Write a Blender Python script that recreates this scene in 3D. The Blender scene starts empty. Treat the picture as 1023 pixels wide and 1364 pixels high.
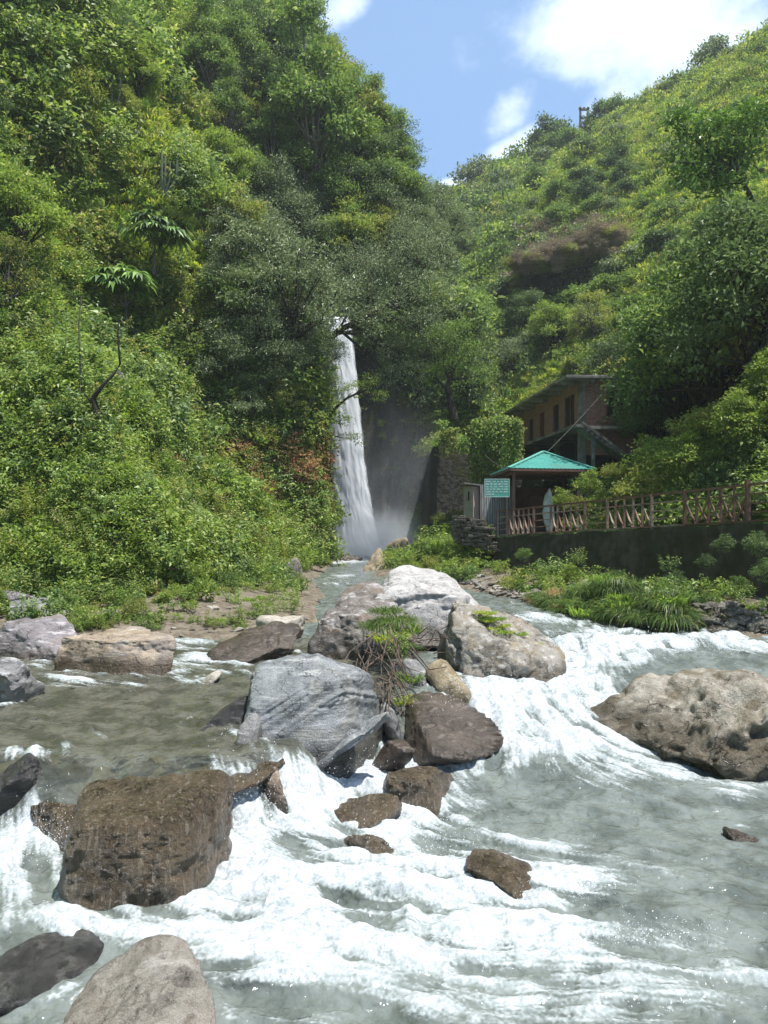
import bpy, bmesh, math, random
import numpy as np
from mathutils import Vector, Matrix, Euler

# ------------------------------------------------------------------ camera, sky, sun, exposure
scene = bpy.context.scene
COL = scene.collection
F = 1024.0                      # focal length in pixels of the 1023 x 1364 photograph
cam_d = bpy.data.cameras.new("camera")
cam = bpy.data.objects.new("camera", cam_d); COL.objects.link(cam)
cam.location = (0, 0, 0); cam.rotation_euler = (math.radians(90), 0, 0)
cam_d.sensor_fit = 'VERTICAL'; cam_d.sensor_height = 24.0; cam_d.lens = 12.0 / (682.0 / F)
cam_d.clip_start = 0.05; cam_d.clip_end = 3000
scene.camera = cam

SUN = Vector((0.27, -0.10, 0.95)).normalized()
SUN_EL = math.asin(SUN.z); SUN_ROT = math.atan2(SUN.x, SUN.y)
sd_ = bpy.data.lights.new("sun", 'SUN'); sd_.energy = 5.0; sd_.angle = math.radians(0.5); sd_.color = (1.0, 0.97, 0.925)
sun = bpy.data.objects.new("sun", sd_); COL.objects.link(sun)
sun.rotation_euler = SUN.to_track_quat('Z', 'Y').to_euler()

world = bpy.data.worlds.new("World"); scene.world = world; world.use_nodes = True
wn, wl = world.node_tree.nodes, world.node_tree.links
wn.clear()
def W(t, **k):
    n = wn.new(t)
    for a, b in k.items(): setattr(n, a, b)
    return n
wout = W('ShaderNodeOutputWorld'); wbg = W('ShaderNodeBackground'); wbg.inputs[1].default_value = 0.088
sky = W('ShaderNodeTexSky', sky_type='NISHITA', sun_disc=False)
sky.sun_elevation = SUN_EL; sky.sun_rotation = SUN_ROT; sky.altitude = 1500; sky.air_density = 1.0; sky.dust_density = 0.6; sky.ozone_density = 2.0
tc = W('ShaderNodeTexCoord'); sep = W('ShaderNodeSeparateXYZ'); wl.new(tc.outputs['Generated'], sep.inputs[0])
def wmath(op, a, b=None, clamp=False):
    n = W('ShaderNodeMath', operation=op, use_clamp=clamp)
    for i, v in enumerate((a, b)):
        if v is None: continue
        if isinstance(v, (int, float)): n.inputs[i].default_value = v
        else: wl.new(v, n.inputs[i])
    return n.outputs[0]
# cloud banks, laid out by compass direction (azimuth tangent u, elevation tangent v)
yy = wmath('MAXIMUM', sep.outputs[1], 0.05)
u = wmath('DIVIDE', sep.outputs[0], yy); v = wmath('DIVIDE', sep.outputs[2], yy)
nz = W('ShaderNodeTexNoise'); nz.inputs['Scale'].default_value = 4.2; nz.inputs['Detail'].default_value = 9; nz.inputs['Roughness'].default_value = 0.6
mp = W('ShaderNodeMapping'); mp.inputs['Location'].default_value = (3.1, 0.4, 1.7); mp.inputs['Scale'].default_value = (1, 1, 1.25)
wl.new(tc.outputs['Generated'], mp.inputs[0]); wl.new(mp.outputs[0], nz.inputs['Vector'])
nfac = nz.outputs[0]
def blob(u0, v0, ru, rv, rot=0.0, s=1.0):
    c, sn = math.cos(rot), math.sin(rot)
    du = wmath('SUBTRACT', u, u0); dv = wmath('SUBTRACT', v, v0)
    a = wmath('DIVIDE', wmath('ADD', wmath('MULTIPLY', du, c), wmath('MULTIPLY', dv, sn)), ru)
    b = wmath('DIVIDE', wmath('SUBTRACT', wmath('MULTIPLY', dv, c), wmath('MULTIPLY', du, sn)), rv)
    q = wmath('ADD', wmath('MULTIPLY', a, a), wmath('MULTIPLY', b, b))
    return wmath('MULTIPLY', wmath('SUBTRACT', 1.0, q), s)
def pu(x): return (x - 511.5) / F
def pv(y): return (682 - y) / F
blobs = [blob(pu(925), pv(40), 0.27, 0.12, 0.15, 1.3), blob(pu(830), pv(110), 0.12, 0.05, 0.9), blob(pu(690), pv(205), 0.10, 0.036, 0.7, 1.5), blob(pu(688), pv(145), 0.06, 0.036, 0.9, 1.15),
         blob(pu(455), pv(8), 0.05, 0.035, 0.6), blob(pu(600), pv(262), 0.055, 0.03, 0.5, 2.2), blob(pu(625), pv(75), 0.03, 0.03, 0.5, 0.5), blob(1.3, 0.6, 0.6, 0.4), blob(-1.0, 1.2, 0.5, 0.3)]
m = blobs[0]
for b in blobs[1:]: m = wmath('MAXIMUM', m, b)
cl = wmath('ADD', wmath('MULTIPLY', m, 0.5), wmath('MULTIPLY', wmath('SUBTRACT', nfac, 0.5), 2.7))
cr = W('ShaderNodeMapRange', interpolation_type='SMOOTHSTEP'); cr.inputs[1].default_value = -0.10; cr.inputs[2].default_value = 0.46
wl.new(cl, cr.inputs[0])
back = wmath('GREATER_THAN', sep.outputs[1], 0.05)
cfac = wmath('MULTIPLY', wmath('MULTIPLY', cr.outputs[0], back), 0.93)
mx = W('ShaderNodeMix', data_type='RGBA'); wl.new(cfac, mx.inputs[0]); wl.new(sky.outputs[0], mx.inputs[6]); mx.inputs[7].default_value = (9.4, 9.6, 9.9, 1)
# thin high haze that pales the blue
hz = W('ShaderNodeMix', data_type='RGBA'); hz.inputs[0].default_value = 0.36; wl.new(mx.outputs[2], hz.inputs[6]); hz.inputs[7].default_value = (3.0, 5.4, 9.9, 1)
wl.new(hz.outputs[2], wbg.inputs[0]); wl.new(wbg.outputs[0], wout.inputs[0])

vs = scene.view_settings
vs.view_transform = 'Standard'; vs.look = 'None'; vs.exposure = 0.82; vs.gamma = 1.0; vs.use_curve_mapping = False
scene.render.engine = 'CYCLES'
cy = scene.cycles
cy.use_denoising = True; cy.max_bounces = 6; cy.diffuse_bounces = 2; cy.glossy_bounces = 2; cy.transmission_bounces = 3; cy.transparent_max_bounces = 10
cy.volume_bounces = 3; cy.volume_step_rate = 2.0; cy.volume_max_steps = 96; cy.sample_clamp_indirect = 4.0; cy.sample_clamp_direct = 5.0
try: cy.denoiser = 'OPENIMAGEDENOISE'; cy.denoising_prefilter = 'ACCURATE'
except Exception: pass

# ------------------------------------------------------------------ helpers
RNG = np.random.default_rng(7)
def px(x, y, D): return np.array([(x - 511.5) / F * D, D, (682.0 - y) / F * D])
def onz(x, y, z):
    D = z * F / (682.0 - y); return px(x, y, D)
def smooth(a, b, x):
    t = np.clip((x - a) / (b - a), 0, 1); return t * t * (3 - 2 * t)
def _h(ix, iy, iz, seed):
    h = (ix.astype(np.uint32) * np.uint32(374761393) + iy.astype(np.uint32) * np.uint32(668265263) + iz.astype(np.uint32) * np.uint32(2147483647 - 46341) + np.uint32(seed * 144269 + 12345))
    h = (h ^ (h >> np.uint32(13))) * np.uint32(1274126177)
    h = (h ^ (h >> np.uint32(15))) * np.uint32(2246822519)
    return ((h ^ (h >> np.uint32(14))) & np.uint32(0xffffff)).astype(np.float64) / 16777215.0
def vnoise(x, y, z=None, seed=0):
    x = np.asarray(x, float); y = np.asarray(y, float); z = np.zeros_like(x) if z is None else np.asarray(z, float)
    x0, y0, z0 = np.floor(x), np.floor(y), np.floor(z)
    fx, fy, fz = x - x0, y - y0, z - z0
    fx = fx * fx * (3 - 2 * fx); fy = fy * fy * (3 - 2 * fy); fz = fz * fz * (3 - 2 * fz)
    ix, iy, iz = x0.astype(np.int64), y0.astype(np.int64), z0.astype(np.int64)
    r = 0
    for a in (0, 1):
        wx = fx if a else 1 - fx
        for b in (0, 1):
            wy = fy if b else 1 - fy
            for c in (0, 1):
                wz = fz if c else 1 - fz
                r = r + wx * wy * wz * _h((ix + a) & 0xffffffff, (iy + b) & 0xffffffff, (iz + c) & 0xffffffff, seed)
    return r * 2 - 1
def fbm(x, y, z=None, oct=4, seed=0, gain=0.5, ridged=False):
    s, a, f, n = 0, 1.0, 1.0, 0
    for o in range(oct):
        v = vnoise(x * f + 17.3 * o, y * f - 9.1 * o, None if z is None else z * f + 5.7 * o, seed + o)
        if ridged: v = 1 - 2 * np.abs(v)
        s = s + a * v; n += a; a *= gain; f *= 2.03
    return s / n

def mesh_np(name, V, Fc, mats=(), attrs=None, smooth_=True, midx=None):
    """Fc: (n,3) or (n,4) int array, or a list of such arrays."""
    me = bpy.data.meshes.new(name)
    V = np.ascontiguousarray(V, dtype=np.float32)
    Fl = Fc if isinstance(Fc, list) else [Fc]
    Fl = [np.asarray(f, dtype=np.int32) for f in Fl if len(f)]
    loops = np.concatenate([f.ravel() for f in Fl]); tot = np.concatenate([np.full(len(f), f.shape[1], np.int32) for f in Fl])
    me.vertices.add(len(V)); me.vertices.foreach_set('co', V.ravel())
    me.loops.add(len(loops)); me.loops.foreach_set('vertex_index', loops)
    me.polygons.add(len(tot)); st = np.zeros(len(tot), np.int32); st[1:] = np.cumsum(tot)[:-1]
    me.polygons.foreach_set('loop_start', st); me.polygons.foreach_set('loop_total', tot)
    for m_ in mats: me.materials.append(m_)
    if midx is not None: me.polygons.foreach_set('material_index', np.asarray(midx, np.int32))
    if attrs:
        for k, a in attrs.items():
            at = me.attributes.new(k, 'FLOAT', 'POINT'); at.data.foreach_set('value', np.asarray(a, np.float32).ravel())
    me.update(calc_edges=True)
    me.polygons.foreach_set('use_smooth', np.full(len(tot), smooth_, bool))
    me.update()
    return me
def tag(o, label=None, cat=None, group=None, kind=None):
    if label: o['label'] = label
    if cat: o['category'] = cat
    if group: o['group'] = group
    if kind: o['kind'] = kind
    return o
def link(name, data, parent=None, loc=None, rot=None, scl=None):
    o = bpy.data.objects.new(name, data); COL.objects.link(o)
    if parent is not None: o.parent = parent
    if loc is not None: o.location = tuple(float(q) for q in loc)
    if rot is not None: o.rotation_euler = tuple(float(q) for q in rot)
    if scl is not None: o.scale = (float(scl),) * 3 if np.isscalar(scl) else tuple(float(q) for q in scl)
    return o
def empty(name, loc=(0, 0, 0), rot=(0, 0, 0), scl=1.0):
    o = link(name, None, None, loc, rot, scl); o.empty_display_size = 0.2; return o

class MB:
    """collects boxes, bars and tubes; build() links them as one mesh object"""
    def __init__(s): s.V = []; s.Q = []; s.n = 0
    def add(s, V, Q):
        s.V.append(np.asarray(V, float)); s.Q.append(np.asarray(Q, int) + s.n); s.n += len(V); return s
    def box(s, c, d, R=None):
        h = np.array(d) / 2.0
        P = np.array([[x, y, z] for z in (-1, 1) for y in (-1, 1) for x in (-1, 1)], float) * h
        if R is not None: P = P @ np.asarray(R, float).T
        P = P + np.array(c, float)
        return s.add(P, [[0, 2, 3, 1], [4, 5, 7, 6], [0, 1, 5, 4], [2, 6, 7, 3], [0, 4, 6, 2], [1, 3, 7, 5]])
    def bar(s, a, b, w, h=None, up=(0, 0, 1)):
        a, b = np.array(a, float), np.array(b, float); h = w if h is None else h
        d = b - a; L = np.linalg.norm(d); d /= L
        upv = np.array(up, float)
        if abs(d @ upv) > 0.98: upv = np.array([0, 1.0, 0])
        r = np.cross(d, upv); r /= np.linalg.norm(r); t = np.cross(r, d)
        return s.box((a + b) / 2, (w, L, h), np.stack([r, d, t], 1))
    def hexa(s, P8): return s.add(P8, [[0, 2, 3, 1], [4, 5, 7, 6], [0, 1, 5, 4], [2, 6, 7, 3], [0, 4, 6, 2], [1, 3, 7, 5]])
    def tube(s, pts, rad, n=7):
        V, Q = tube(pts, rad, n); return s.add(V, Q)
    def build(s, name, mat, parent=None, smooth_=False, bevel=0, **k):
        o = link(name, mesh_np(name, np.concatenate(s.V), np.concatenate(s.Q), [mat], smooth_=smooth_), parent, **k)
        if bevel:
            bv = o.modifiers.new('edge', 'BEVEL'); bv.width = bevel; bv.segments = 2; bv.limit_method = 'ANGLE'
        return o
def tube(pts, rad, n=7):
    P = np.asarray(pts, float); m_ = len(P); rad = np.broadcast_to(np.asarray(rad, float), (m_,))
    T = np.gradient(P, axis=0); T /= np.linalg.norm(T, axis=1)[:, None] + 1e-9
    ref = np.array([0.31, 0.2, 0.93]); A = np.cross(T, ref); A /= np.linalg.norm(A, axis=1)[:, None] + 1e-9; B = np.cross(T, A)
    an = np.linspace(0, 2 * math.pi, n, endpoint=False)
    V = P[:, None] + rad[:, None, None] * (np.cos(an)[None, :, None] * A[:, None] + np.sin(an)[None, :, None] * B[:, None])
    i = np.arange(m_ - 1)[:, None] * n; j = np.arange(n)[None]; j2 = (j + 1) % n
    Q = np.stack([i + j, i + j2, i + n + j2, i + n + j], -1).reshape(-1, 4)
    V = V.reshape(-1, 3)
    return V, Q

# ------------------------------------------------------------------ materials
class NT:
    def __init__(s, name):
        s.m = bpy.data.materials.new(name); s.m.use_nodes = True; s.t = s.m.node_tree; s.N = s.t.nodes; s.L = s.t.links; s.N.clear()
        s.out = s.N.new('ShaderNodeOutputMaterial')
    def n(s, t, ins=None, **k):
        nd = s.N.new(t)
        for a, b in k.items(): setattr(nd, a, b)
        for a, b in (ins or {}).items(): s.set(nd.inputs[a], b)
        return nd
    def set(s, sock, v):
        if isinstance(v, bpy.types.NodeSocket): s.L.new(v, sock)
        elif isinstance(v, (tuple, list)) and sock.type == 'RGBA' and len(v) == 3: sock.default_value = (*v, 1)
        else: sock.default_value = v
    def math(s, op, a, b=0.0, c=None, clamp=False):
        nd = s.n('ShaderNodeMath', operation=op, use_clamp=clamp); s.set(nd.inputs[0], a); s.set(nd.inputs[1], b)
        if c is not None: s.set(nd.inputs[2], c)
        return nd.outputs[0]
    def mix(s, f, a, b, blend='MIX'):
        nd = s.n('ShaderNodeMix', data_type='RGBA', blend_type=blend); s.set(nd.inputs[0], f); s.set(nd.inputs[6], a); s.set(nd.inputs[7], b); return nd.outputs[2]
    def noise(s, vec, scale, detail=4, rough=0.55, dist=0.0):
        nd = s.n('ShaderNodeTexNoise', {'Scale': scale, 'Detail': detail, 'Roughness': rough, 'Distortion': dist}); s.set(nd.inputs['Vector'], vec); return nd.outputs[0]
    def ramp(s, f, lo, hi, a=0.0, b=1.0, kind='SMOOTHSTEP'):
        nd = s.n('ShaderNodeMapRange', interpolation_type=kind); s.set(nd.inputs[0], f); nd.inputs[1].default_value = lo; nd.inputs[2].default_value = hi; nd.inputs[3].default_value = a; nd.inputs[4].default_value = b; return nd.outputs[0]
    def pos(s): return s.n('ShaderNodeNewGeometry').outputs['Position']
    def obj(s): return s.n('ShaderNodeTexCoord').outputs['Object']
    def map(s, vec, scale=(1, 1, 1), rot=(0, 0, 0), loc=(0, 0, 0)):
        nd = s.n('ShaderNodeMapping'); s.L.new(vec, nd.inputs[0]); nd.inputs['Scale'].default_value = scale; nd.inputs['Rotation'].default_value = rot; nd.inputs['Location'].default_value = loc; return nd.outputs[0]
    def attr(s, name): return s.n('ShaderNodeAttribute', attribute_name=name).outputs['Fac']
    def bump(s, h, strength, dist, normal=None):
        nd = s.n('ShaderNodeBump', {'Height': h, 'Strength': strength, 'Distance': dist})
        if normal is not None: s.L.new(normal, nd.inputs['Normal'])
        return nd.outputs[0]
    def principled(s, **k):
        nd = s.n('ShaderNodeBsdfPrincipled'); al = {'color': 'Base Color', 'rough': 'Roughness', 'spec': 'Specular IOR Level', 'metal': 'Metallic', 'normal': 'Normal', 'ior': 'IOR', 'coat': 'Coat Weight', 'coatr': 'Coat Roughness', 'sss': 'Subsurface Weight'}
        for a, b in k.items(): s.set(nd.inputs[al[a]], b)
        return nd.outputs[0]
    def done(s, sh): s.L.new(sh, s.out.inputs['Surface']); return s.m

def leafmat(name, dark, light, alt, altp=0.12, trans=0.42, rough=0.48, spec=0.35):
    t = NT(name); ti = t.attr('tint'); rnd = t.n('ShaderNodeObjectInfo').outputs['Random']
    big = t.noise(t.pos(), 0.25, 2)
    f = t.math('ADD', t.math('MULTIPLY', ti, 0.72), t.math('MULTIPLY', rnd, 0.3))
    f = t.math('ADD', f, t.math('MULTIPLY', t.math('SUBTRACT', big, 0.5), 0.9), clamp=True)
    c = t.mix(f, dark, light)
    wn_ = t.n('ShaderNodeTexWhiteNoise', noise_dimensions='1D'); t.L.new(t.math('MULTIPLY', ti, 731.0), wn_.inputs['W'])
    c = t.mix(t.ramp(wn_.outputs[0], 1 - altp, 1 - altp + 0.02), c, alt)
    bs = t.principled(color=c, rough=rough, spec=spec)
    hs = t.n('ShaderNodeHueSaturation', {'Saturation': 1.1, 'Value': 1.25, 'Color': c, 'Hue': 0.495})
    tr = t.n('ShaderNodeBsdfTranslucent', {'Color': hs.outputs[0]}).outputs[0]
    ms = t.n('ShaderNodeMixShader', {0: trans}); t.L.new(bs, ms.inputs[1]); t.L.new(tr, ms.inputs[2])
    return t.done(ms.outputs[0])
M = {}
M['bright'] = leafmat('leaf_bright', (0.052, 0.096, 0.021), (0.320, 0.440, 0.086), (0.504, 0.531, 0.161))
M['mid'] = leafmat('leaf_mid', (0.033, 0.071, 0.021), (0.228, 0.337, 0.083), (0.388, 0.459, 0.151))
M['dark'] = leafmat('leaf_dark', (0.021, 0.046, 0.019), (0.159, 0.235, 0.074), (0.280, 0.349, 0.145), trans=0.35)
M['silver'] = leafmat('leaf_silver', (0.044, 0.068, 0.030), (0.256, 0.320, 0.132), (0.437, 0.489, 0.290), 0.2, trans=0.3, rough=0.42, spec=0.45)
M['olive'] = leafmat('leaf_olive', (0.069, 0.096, 0.023), (0.345, 0.415, 0.086), (0.499, 0.418, 0.161))
M['rust'] = leafmat('leaf_rust', (0.145, 0.117, 0.050), (0.356, 0.269, 0.112), (0.607, 0.304, 0.168), 0.28)
M['brown'] = leafmat('leaf_brown', (0.13, 0.098, 0.06), (0.38, 0.30, 0.20), (0.50, 0.42, 0.30), 0.2, trans=0.15)
M['yellow'] = leafmat('grass_yellow', (0.121, 0.182, 0.033), (0.488, 0.574, 0.104), (0.610, 0.565, 0.184), 0.15)
M['grass'] = leafmat('grass_green', (0.065, 0.123, 0.024), (0.300, 0.455, 0.080), (0.443, 0.492, 0.150), 0.12)
M['reedgrass'] = leafmat('grass_deep', (0.026, 0.054, 0.015), (0.158, 0.254, 0.057), (0.304, 0.307, 0.114), 0.12)
M['drygrass'] = leafmat('grass_dry', (0.173, 0.115, 0.052), (0.663, 0.441, 0.207), (0.250, 0.246, 0.080), 0.25, trans=0.3)
M['glossy'] = leafmat('leaf_glossy', (0.025, 0.058, 0.015), (0.180, 0.317, 0.063), (0.348, 0.471, 0.125), 0.15, trans=0.25, rough=0.42, spec=0.45)
def barkmat(name, a, b):
    t = NT(name); o = t.map(t.obj(), (1, 1, 0.25)); n1 = t.noise(o, 14, 5, 0.65)
    c = t.mix(t.ramp(n1, 0.3, 0.7), a, b)
    return t.done(t.principled(color=c, rough=0.9, spec=0.2, normal=t.bump(n1, 0.8, 0.02)))
M['bark'] = barkmat('bark_dark', (0.018, 0.014, 0.010), (0.06, 0.05, 0.038))
M['barkg'] = barkmat('bark_grey', (0.06, 0.052, 0.045), (0.17, 0.155, 0.135))
M['wood'] = barkmat('driftwood_bark', (0.045, 0.032, 0.024), (0.15, 0.11, 0.085))
# ------------------------------------------------------------------ the lie of the land
def sdist(X, Y, poly):
    """signed distance to an open polyline; positive on the left of its direction of travel"""
    best = np.full(X.shape, 1e9); sg = np.ones(X.shape); bp = np.zeros(X.shape)
    P = np.array(poly, float)
    for i in range(len(P) - 1):
        a, b = P[i], P[i + 1]; d = b - a; L2 = d @ d
        t = ((X - a[0]) * d[0] + (Y - a[1]) * d[1]) / L2
        lo = -1e9 if i == 0 else 0; hi = 1e9 if i == len(P) - 2 else 1
        t = np.clip(t, lo, hi)
        ex, ey = X - a[0] - t * d[0], Y - a[1] - t * d[1]
        q = np.hypot(ex, ey); cr = d[0] * (Y - a[1]) - d[1] * (X - a[0]); s = np.sign(cr); pp = np.abs(cr) / math.sqrt(L2)
        mk = (q < best - 1e-7) | ((np.abs(q - best) <= 1e-7) & (pp > bp)); best = np.where(mk, q, best); sg = np.where(mk, s, sg); bp = np.where(mk, pp, bp)
    return best * np.where(sg == 0, 1, sg)
FL = [(-22, -6), (-17, 10), (-11.6, 21.5), (-8.0, 19.8), (-5.2, 21.0), (-4.5, 27), (-4.1, 34), (-3.3, 40), (-2.75, 44), (-4.3, 47.5), (-5.2, 52.2), (6, 53.5), (13, 75), (20, 110), (40, 200)]
WLE = [(-15, -6), (-13, 10), (-9.6, 18.2), (-6.3, 16.6), (-4.2, 17.0), (-2.2, 17.2), (-1.95, 20), (-2.2, 26), (-3.0, 31), (-2.9, 40), (-2.6, 45), (-4.3, 47.5), (-5.2, 52), (-5, 60)]
WRE = [(12, -6), (14, 6), (11.5, 13), (8.6, 17.2), (6.0, 20), (4.9, 23), (3.5, 27), (1.4, 30.5), (-0.2, 34), (-0.4, 39), (1.6, 46), (2.2, 53), (2.3, 60)]
WALL = [(16.3, -1.6), (4.75, 31.6)]                       # top edge of the retaining wall, in plan
WD = np.array([4.75 - 9.94, 31.6 - 21.0]); WD /= np.linalg.norm(WD)
WALL = [(9.94 - WD[0] * 24, 21 - WD[1] * 24), (4.6, 31.9), (3.6, 34.0), (2.9, 38), (2.8, 42)]
EDGE = [(-12, 9.6), (-4.6, 9.0), (-3.0, 8.9), (-1.9, 8.7), (-1.25, 9.2), (-1.0, 10.2), (0, 11.6), (1.5, 13), (3, 14.2), (6, 15.0), (12, 13.5)]
BLOCK = [(2.7, 60), (2.65, 40.6), (7.3, 40.9), (7.8, 38.8), (40, 38.2)]   # front of the upper terrace (left of travel = terrace)
def zpath(Y): return -0.97 + (31.0 - Y) * 0.066
def wlevel(X, Y):
    e = -sdist(X, Y, EDGE)
    wid = 0.75 + 2.9 * smooth(0.5, 3.0, X)
    t = smooth(0, 1, e / wid)
    z = -2.8 - 0.6 * t - 0.05 * np.clip(e - wid, 0, 8)
    return z
def terr(X, Y, detail=True):
    X = np.asarray(X, float); Y = np.asarray(Y, float)
    wz = wlevel(X, Y)
    dL = sdist(X, Y, FL); dWl = sdist(X, Y, WLE); dWr = -sdist(X, Y, WRE); dWa = -sdist(X, Y, WALL); dB = sdist(X, Y, BLOCK)
    n1 = fbm(X / 9.0, Y / 9.0, oct=4, seed=3); n2 = fbm(X / 2.2, Y / 2.2, oct=3, seed=9)
    z = wz - 0.42 + 0.16 * n2 + 0.05 * fbm(X / 0.5, Y / 0.5, oct=3, seed=5)
    # banks
    for d in (dWl, dWr):
        bank = np.where(d < 0, wz + 0.06 + 0.45 * np.maximum(d, -1.6), wz + 0.06 + 0.14 * np.minimum(d, 6) + 0.10 * n2 * smooth(0, 1.5, d))
        z = np.maximum(z, bank)
    # the left hill
    k = 1.12 + 0.6 * smooth(28, 52, Y)
    ch = 10.5 * smooth(38, 44, Y) + 4.5 * smooth(46, 52, Y) - 7 * smooth(60, 75, Y)
    d = dL + 0.9 * n1 * smooth(0, 3, dL) * (1 - smooth(38, 44, Y) * (1 - smooth(56, 62, Y))) + 0.35 * n2 * smooth(0, 1, dL)
    ledge = np.sin(d * 1.25 + 3 * n1) * 0.32
    gor = smooth(38, 44, Y) * (1 - smooth(56, 62, Y)); d = d + gor * smooth(-.3, .2, dL) * (0.42 * fbm(X / 0.9, Y / 1.4, oct=4, seed=15) + .25 * fbm(X / 2.5, Y / 2.5, oct=2, seed=16))
    hl = -2.7 + ch * (smooth(-0.15, 1.5, d) + 0.05 * np.sin(d * 21 + 2 * n1) * smooth(-.1, .2, d) * smooth(1.6, 1.2, d)) + k * np.maximum(d - 0.3, 0) + (ledge + 1.6 * n1) * smooth(1, 5, d)
    z = np.where(dL > -0.2, np.maximum(z, hl), z)
    # terrace behind the retaining wall
    flat = 2.1 + 4.6 * smooth(26.5, 30.5, Y)
    stepk = 0.75 + 20 * (1 - smooth(31.0, 32.5, Y))
    zt = zpath(Y) + np.where(dWa < 0, stepk * dWa, 0) + 0.04 * n2
    hn = np.maximum(dWa - flat, 0)
    zt = zt + 1.15 * hn + (0.9 * n1 + 0.2 * n2) * smooth(0, 4, hn)
    zt = np.minimum(zt, 13.5 + 1.5 * n1)
    z = np.maximum(z, zt)
    # upper terrace with the vine-hung block
    top = 4.0 - 2.2 * smooth(6.8, 8.2, X) + 0.10 * np.maximum(dB - 1, 0) * smooth(0, 2, dB)
    zb = -2.9 + (top + 2.9) * smooth(-0.25, 0.35, dB + 0.22 * n2) + 0.25 * n1 * smooth(1, 4, dB)
    z = np.where((dB > -0.6) & (Y > 37), np.maximum(z, zb), z)
    # the far right hill, cut by its ridge
    pl = 0.70 * X + 0.50 * Y - 28.0
    rd = np.array([18.0 - 59.6, 171.0 - 125.0]); rl = np.hypot(*rd); rn = np.array([rd[1], -rd[0]]) / rl
    e = (X - 59.6) * rn[0] + (Y - 125.0) * rn[1]
    e2 = -((X - 15.0) * rd[1] - (Y - 174.0) * rd[0]) / rl
    pl = pl + 3.2 * fbm(X / 26, Y / 26, oct=4, seed=21) + 0.9 * fbm(X / 6, Y / 6, oct=3, seed=22)
    over = np.maximum(e, 0)
    pl = pl - (0.86 + 0.5) * over
    z = np.where(X > -2, np.maximum(z, np.where(Y > 36, pl, -50)), z)
    # house platform is level
    inh = smooth(8.6, 9.2, X) * (1 - smooth(14.6, 15.6, X)) * smooth(38.2, 39, Y) * (1 - smooth(56.5, 58, Y))
    z = z * (1 - inh) + np.minimum(z, 1.9 + 0.0 * z) * inh
    # behind the viewer the valley floor carries on
    return z
def terrz(x, y): return float(terr(np.array([x]), np.array([y]))[0])
def ground_at(pxs, pys, tmin=4.0, tmax=230.0, n=460):
    """where the sight line through a photo pixel meets the land"""
    pxs = np.atleast_1d(np.asarray(pxs, float)); pys = np.atleast_1d(np.asarray(pys, float))
    T = np.geomspace(tmin, tmax, n); xr = (pxs - 511.5) / F; zr = (682 - pys) / F
    out = np.full(len(pxs), np.nan)
    Xg = xr[:, None] * T[None]; Yg = np.broadcast_to(T[None], Xg.shape)
    H = terr(Xg.ravel(), Yg.ravel()).reshape(Xg.shape) - zr[:, None] * T[None]
    hit = H > 0; idx = hit.argmax(1); ok = hit.any(1) & (idx > 0)
    i = np.arange(len(pxs))[ok]; k = idx[ok]
    a, b = H[i, k - 1], H[i, k]; t = T[k - 1] + (T[k] - T[k - 1]) * (-a) / (b - a + 1e-9)
    out[ok] = t
    return np.stack([xr * out, out, zr * out], 1), ok

def polar(thetas, radii, fn, center=(0, 0)):
    A, R = np.meshgrid(thetas, radii); X = R * np.sin(A) + center[0]; Y = R * np.cos(A) + center[1]
    Z = fn(X.ravel(), Y.ravel()).reshape(X.shape)
    nr, nt = X.shape; i = np.arange(nr - 1)[:, None] * nt; j = np.arange(nt - 1)[None]
    Q = np.stack([i + j, i + j + 1, i + nt + j + 1, i + nt + j], -1).reshape(-1, 4)[:, ::-1]
    return np.stack([X.ravel(), Y.ravel(), Z.ravel()], 1), Q
rad = math.radians
th = np.concatenate([np.linspace(rad(-180), rad(-44), 50)[:-1], np.linspace(rad(-44), rad(-31), 60)[:-1], np.linspace(rad(-31), rad(31), 620), np.linspace(rad(31), rad(44), 60)[1:], np.linspace(rad(44), rad(180), 50)[1:]])
rr = np.concatenate([[0.0, 1.5], np.geomspace(3.0, 26, 260), np.geomspace(26, 60, 300)[1:], np.geomspace(60, 230, 240)[1:], np.geomspace(230, 900, 12)[1:]])
TV, TQ = polar(th, rr, terr)

t = NT('ground'); P = t.pos(); G = t.n('ShaderNodeNewGeometry'); nzv = t.n('ShaderNodeSeparateXYZ'); t.L.new(G.outputs['Normal'], nzv.inputs[0])
sp = t.n('ShaderNodeSeparateXYZ'); t.L.new(P, sp.inputs[0])
nA = t.noise(P, 0.7, 6, 0.6); nB = t.noise(P, 5, 6, 0.65); nC = t.noise(P, 0.12, 3)
soil = t.mix(t.ramp(nB, 0.3, 0.7), (0.085, 0.068, 0.048), (0.21, 0.175, 0.13))
green = t.mix(t.ramp(nB, 0.35, 0.65), (0.065, 0.11, 0.03), (0.18, 0.27, 0.06))
rockc = t.mix(t.ramp(nB, 0.3, 0.7), (0.022, 0.019, 0.016), (0.075, 0.068, 0.055))
rockc = t.mix(t.ramp(nA, 0.52, 0.66), rockc, (0.05, 0.055, 0.02))
steep = t.ramp(t.math('ADD', nzv.outputs[2], t.math('MULTIPLY', t.math('SUBTRACT', nA, 0.5), 0.3)), 0.34, 0.5)
hill = t.ramp(t.math('ADD', sp.outputs[2], t.math('MULTIPLY', nA, 0.8)), -1.9, -1.2)
c = t.mix(hill, soil, green); c = t.mix(steep, rockc, c)
vo = t.n('ShaderNodeTexVoronoi', {'Scale': 7.0}); t.L.new(P, vo.inputs['Vector'])
bedc = t.mix(vo.outputs['Color'], (0.16, 0.135, 0.08), (0.40, 0.35, 0.23)); bedc = t.mix(t.ramp(nA, 0.3, 0.7), bedc, (0.15, 0.13, 0.06))
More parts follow.
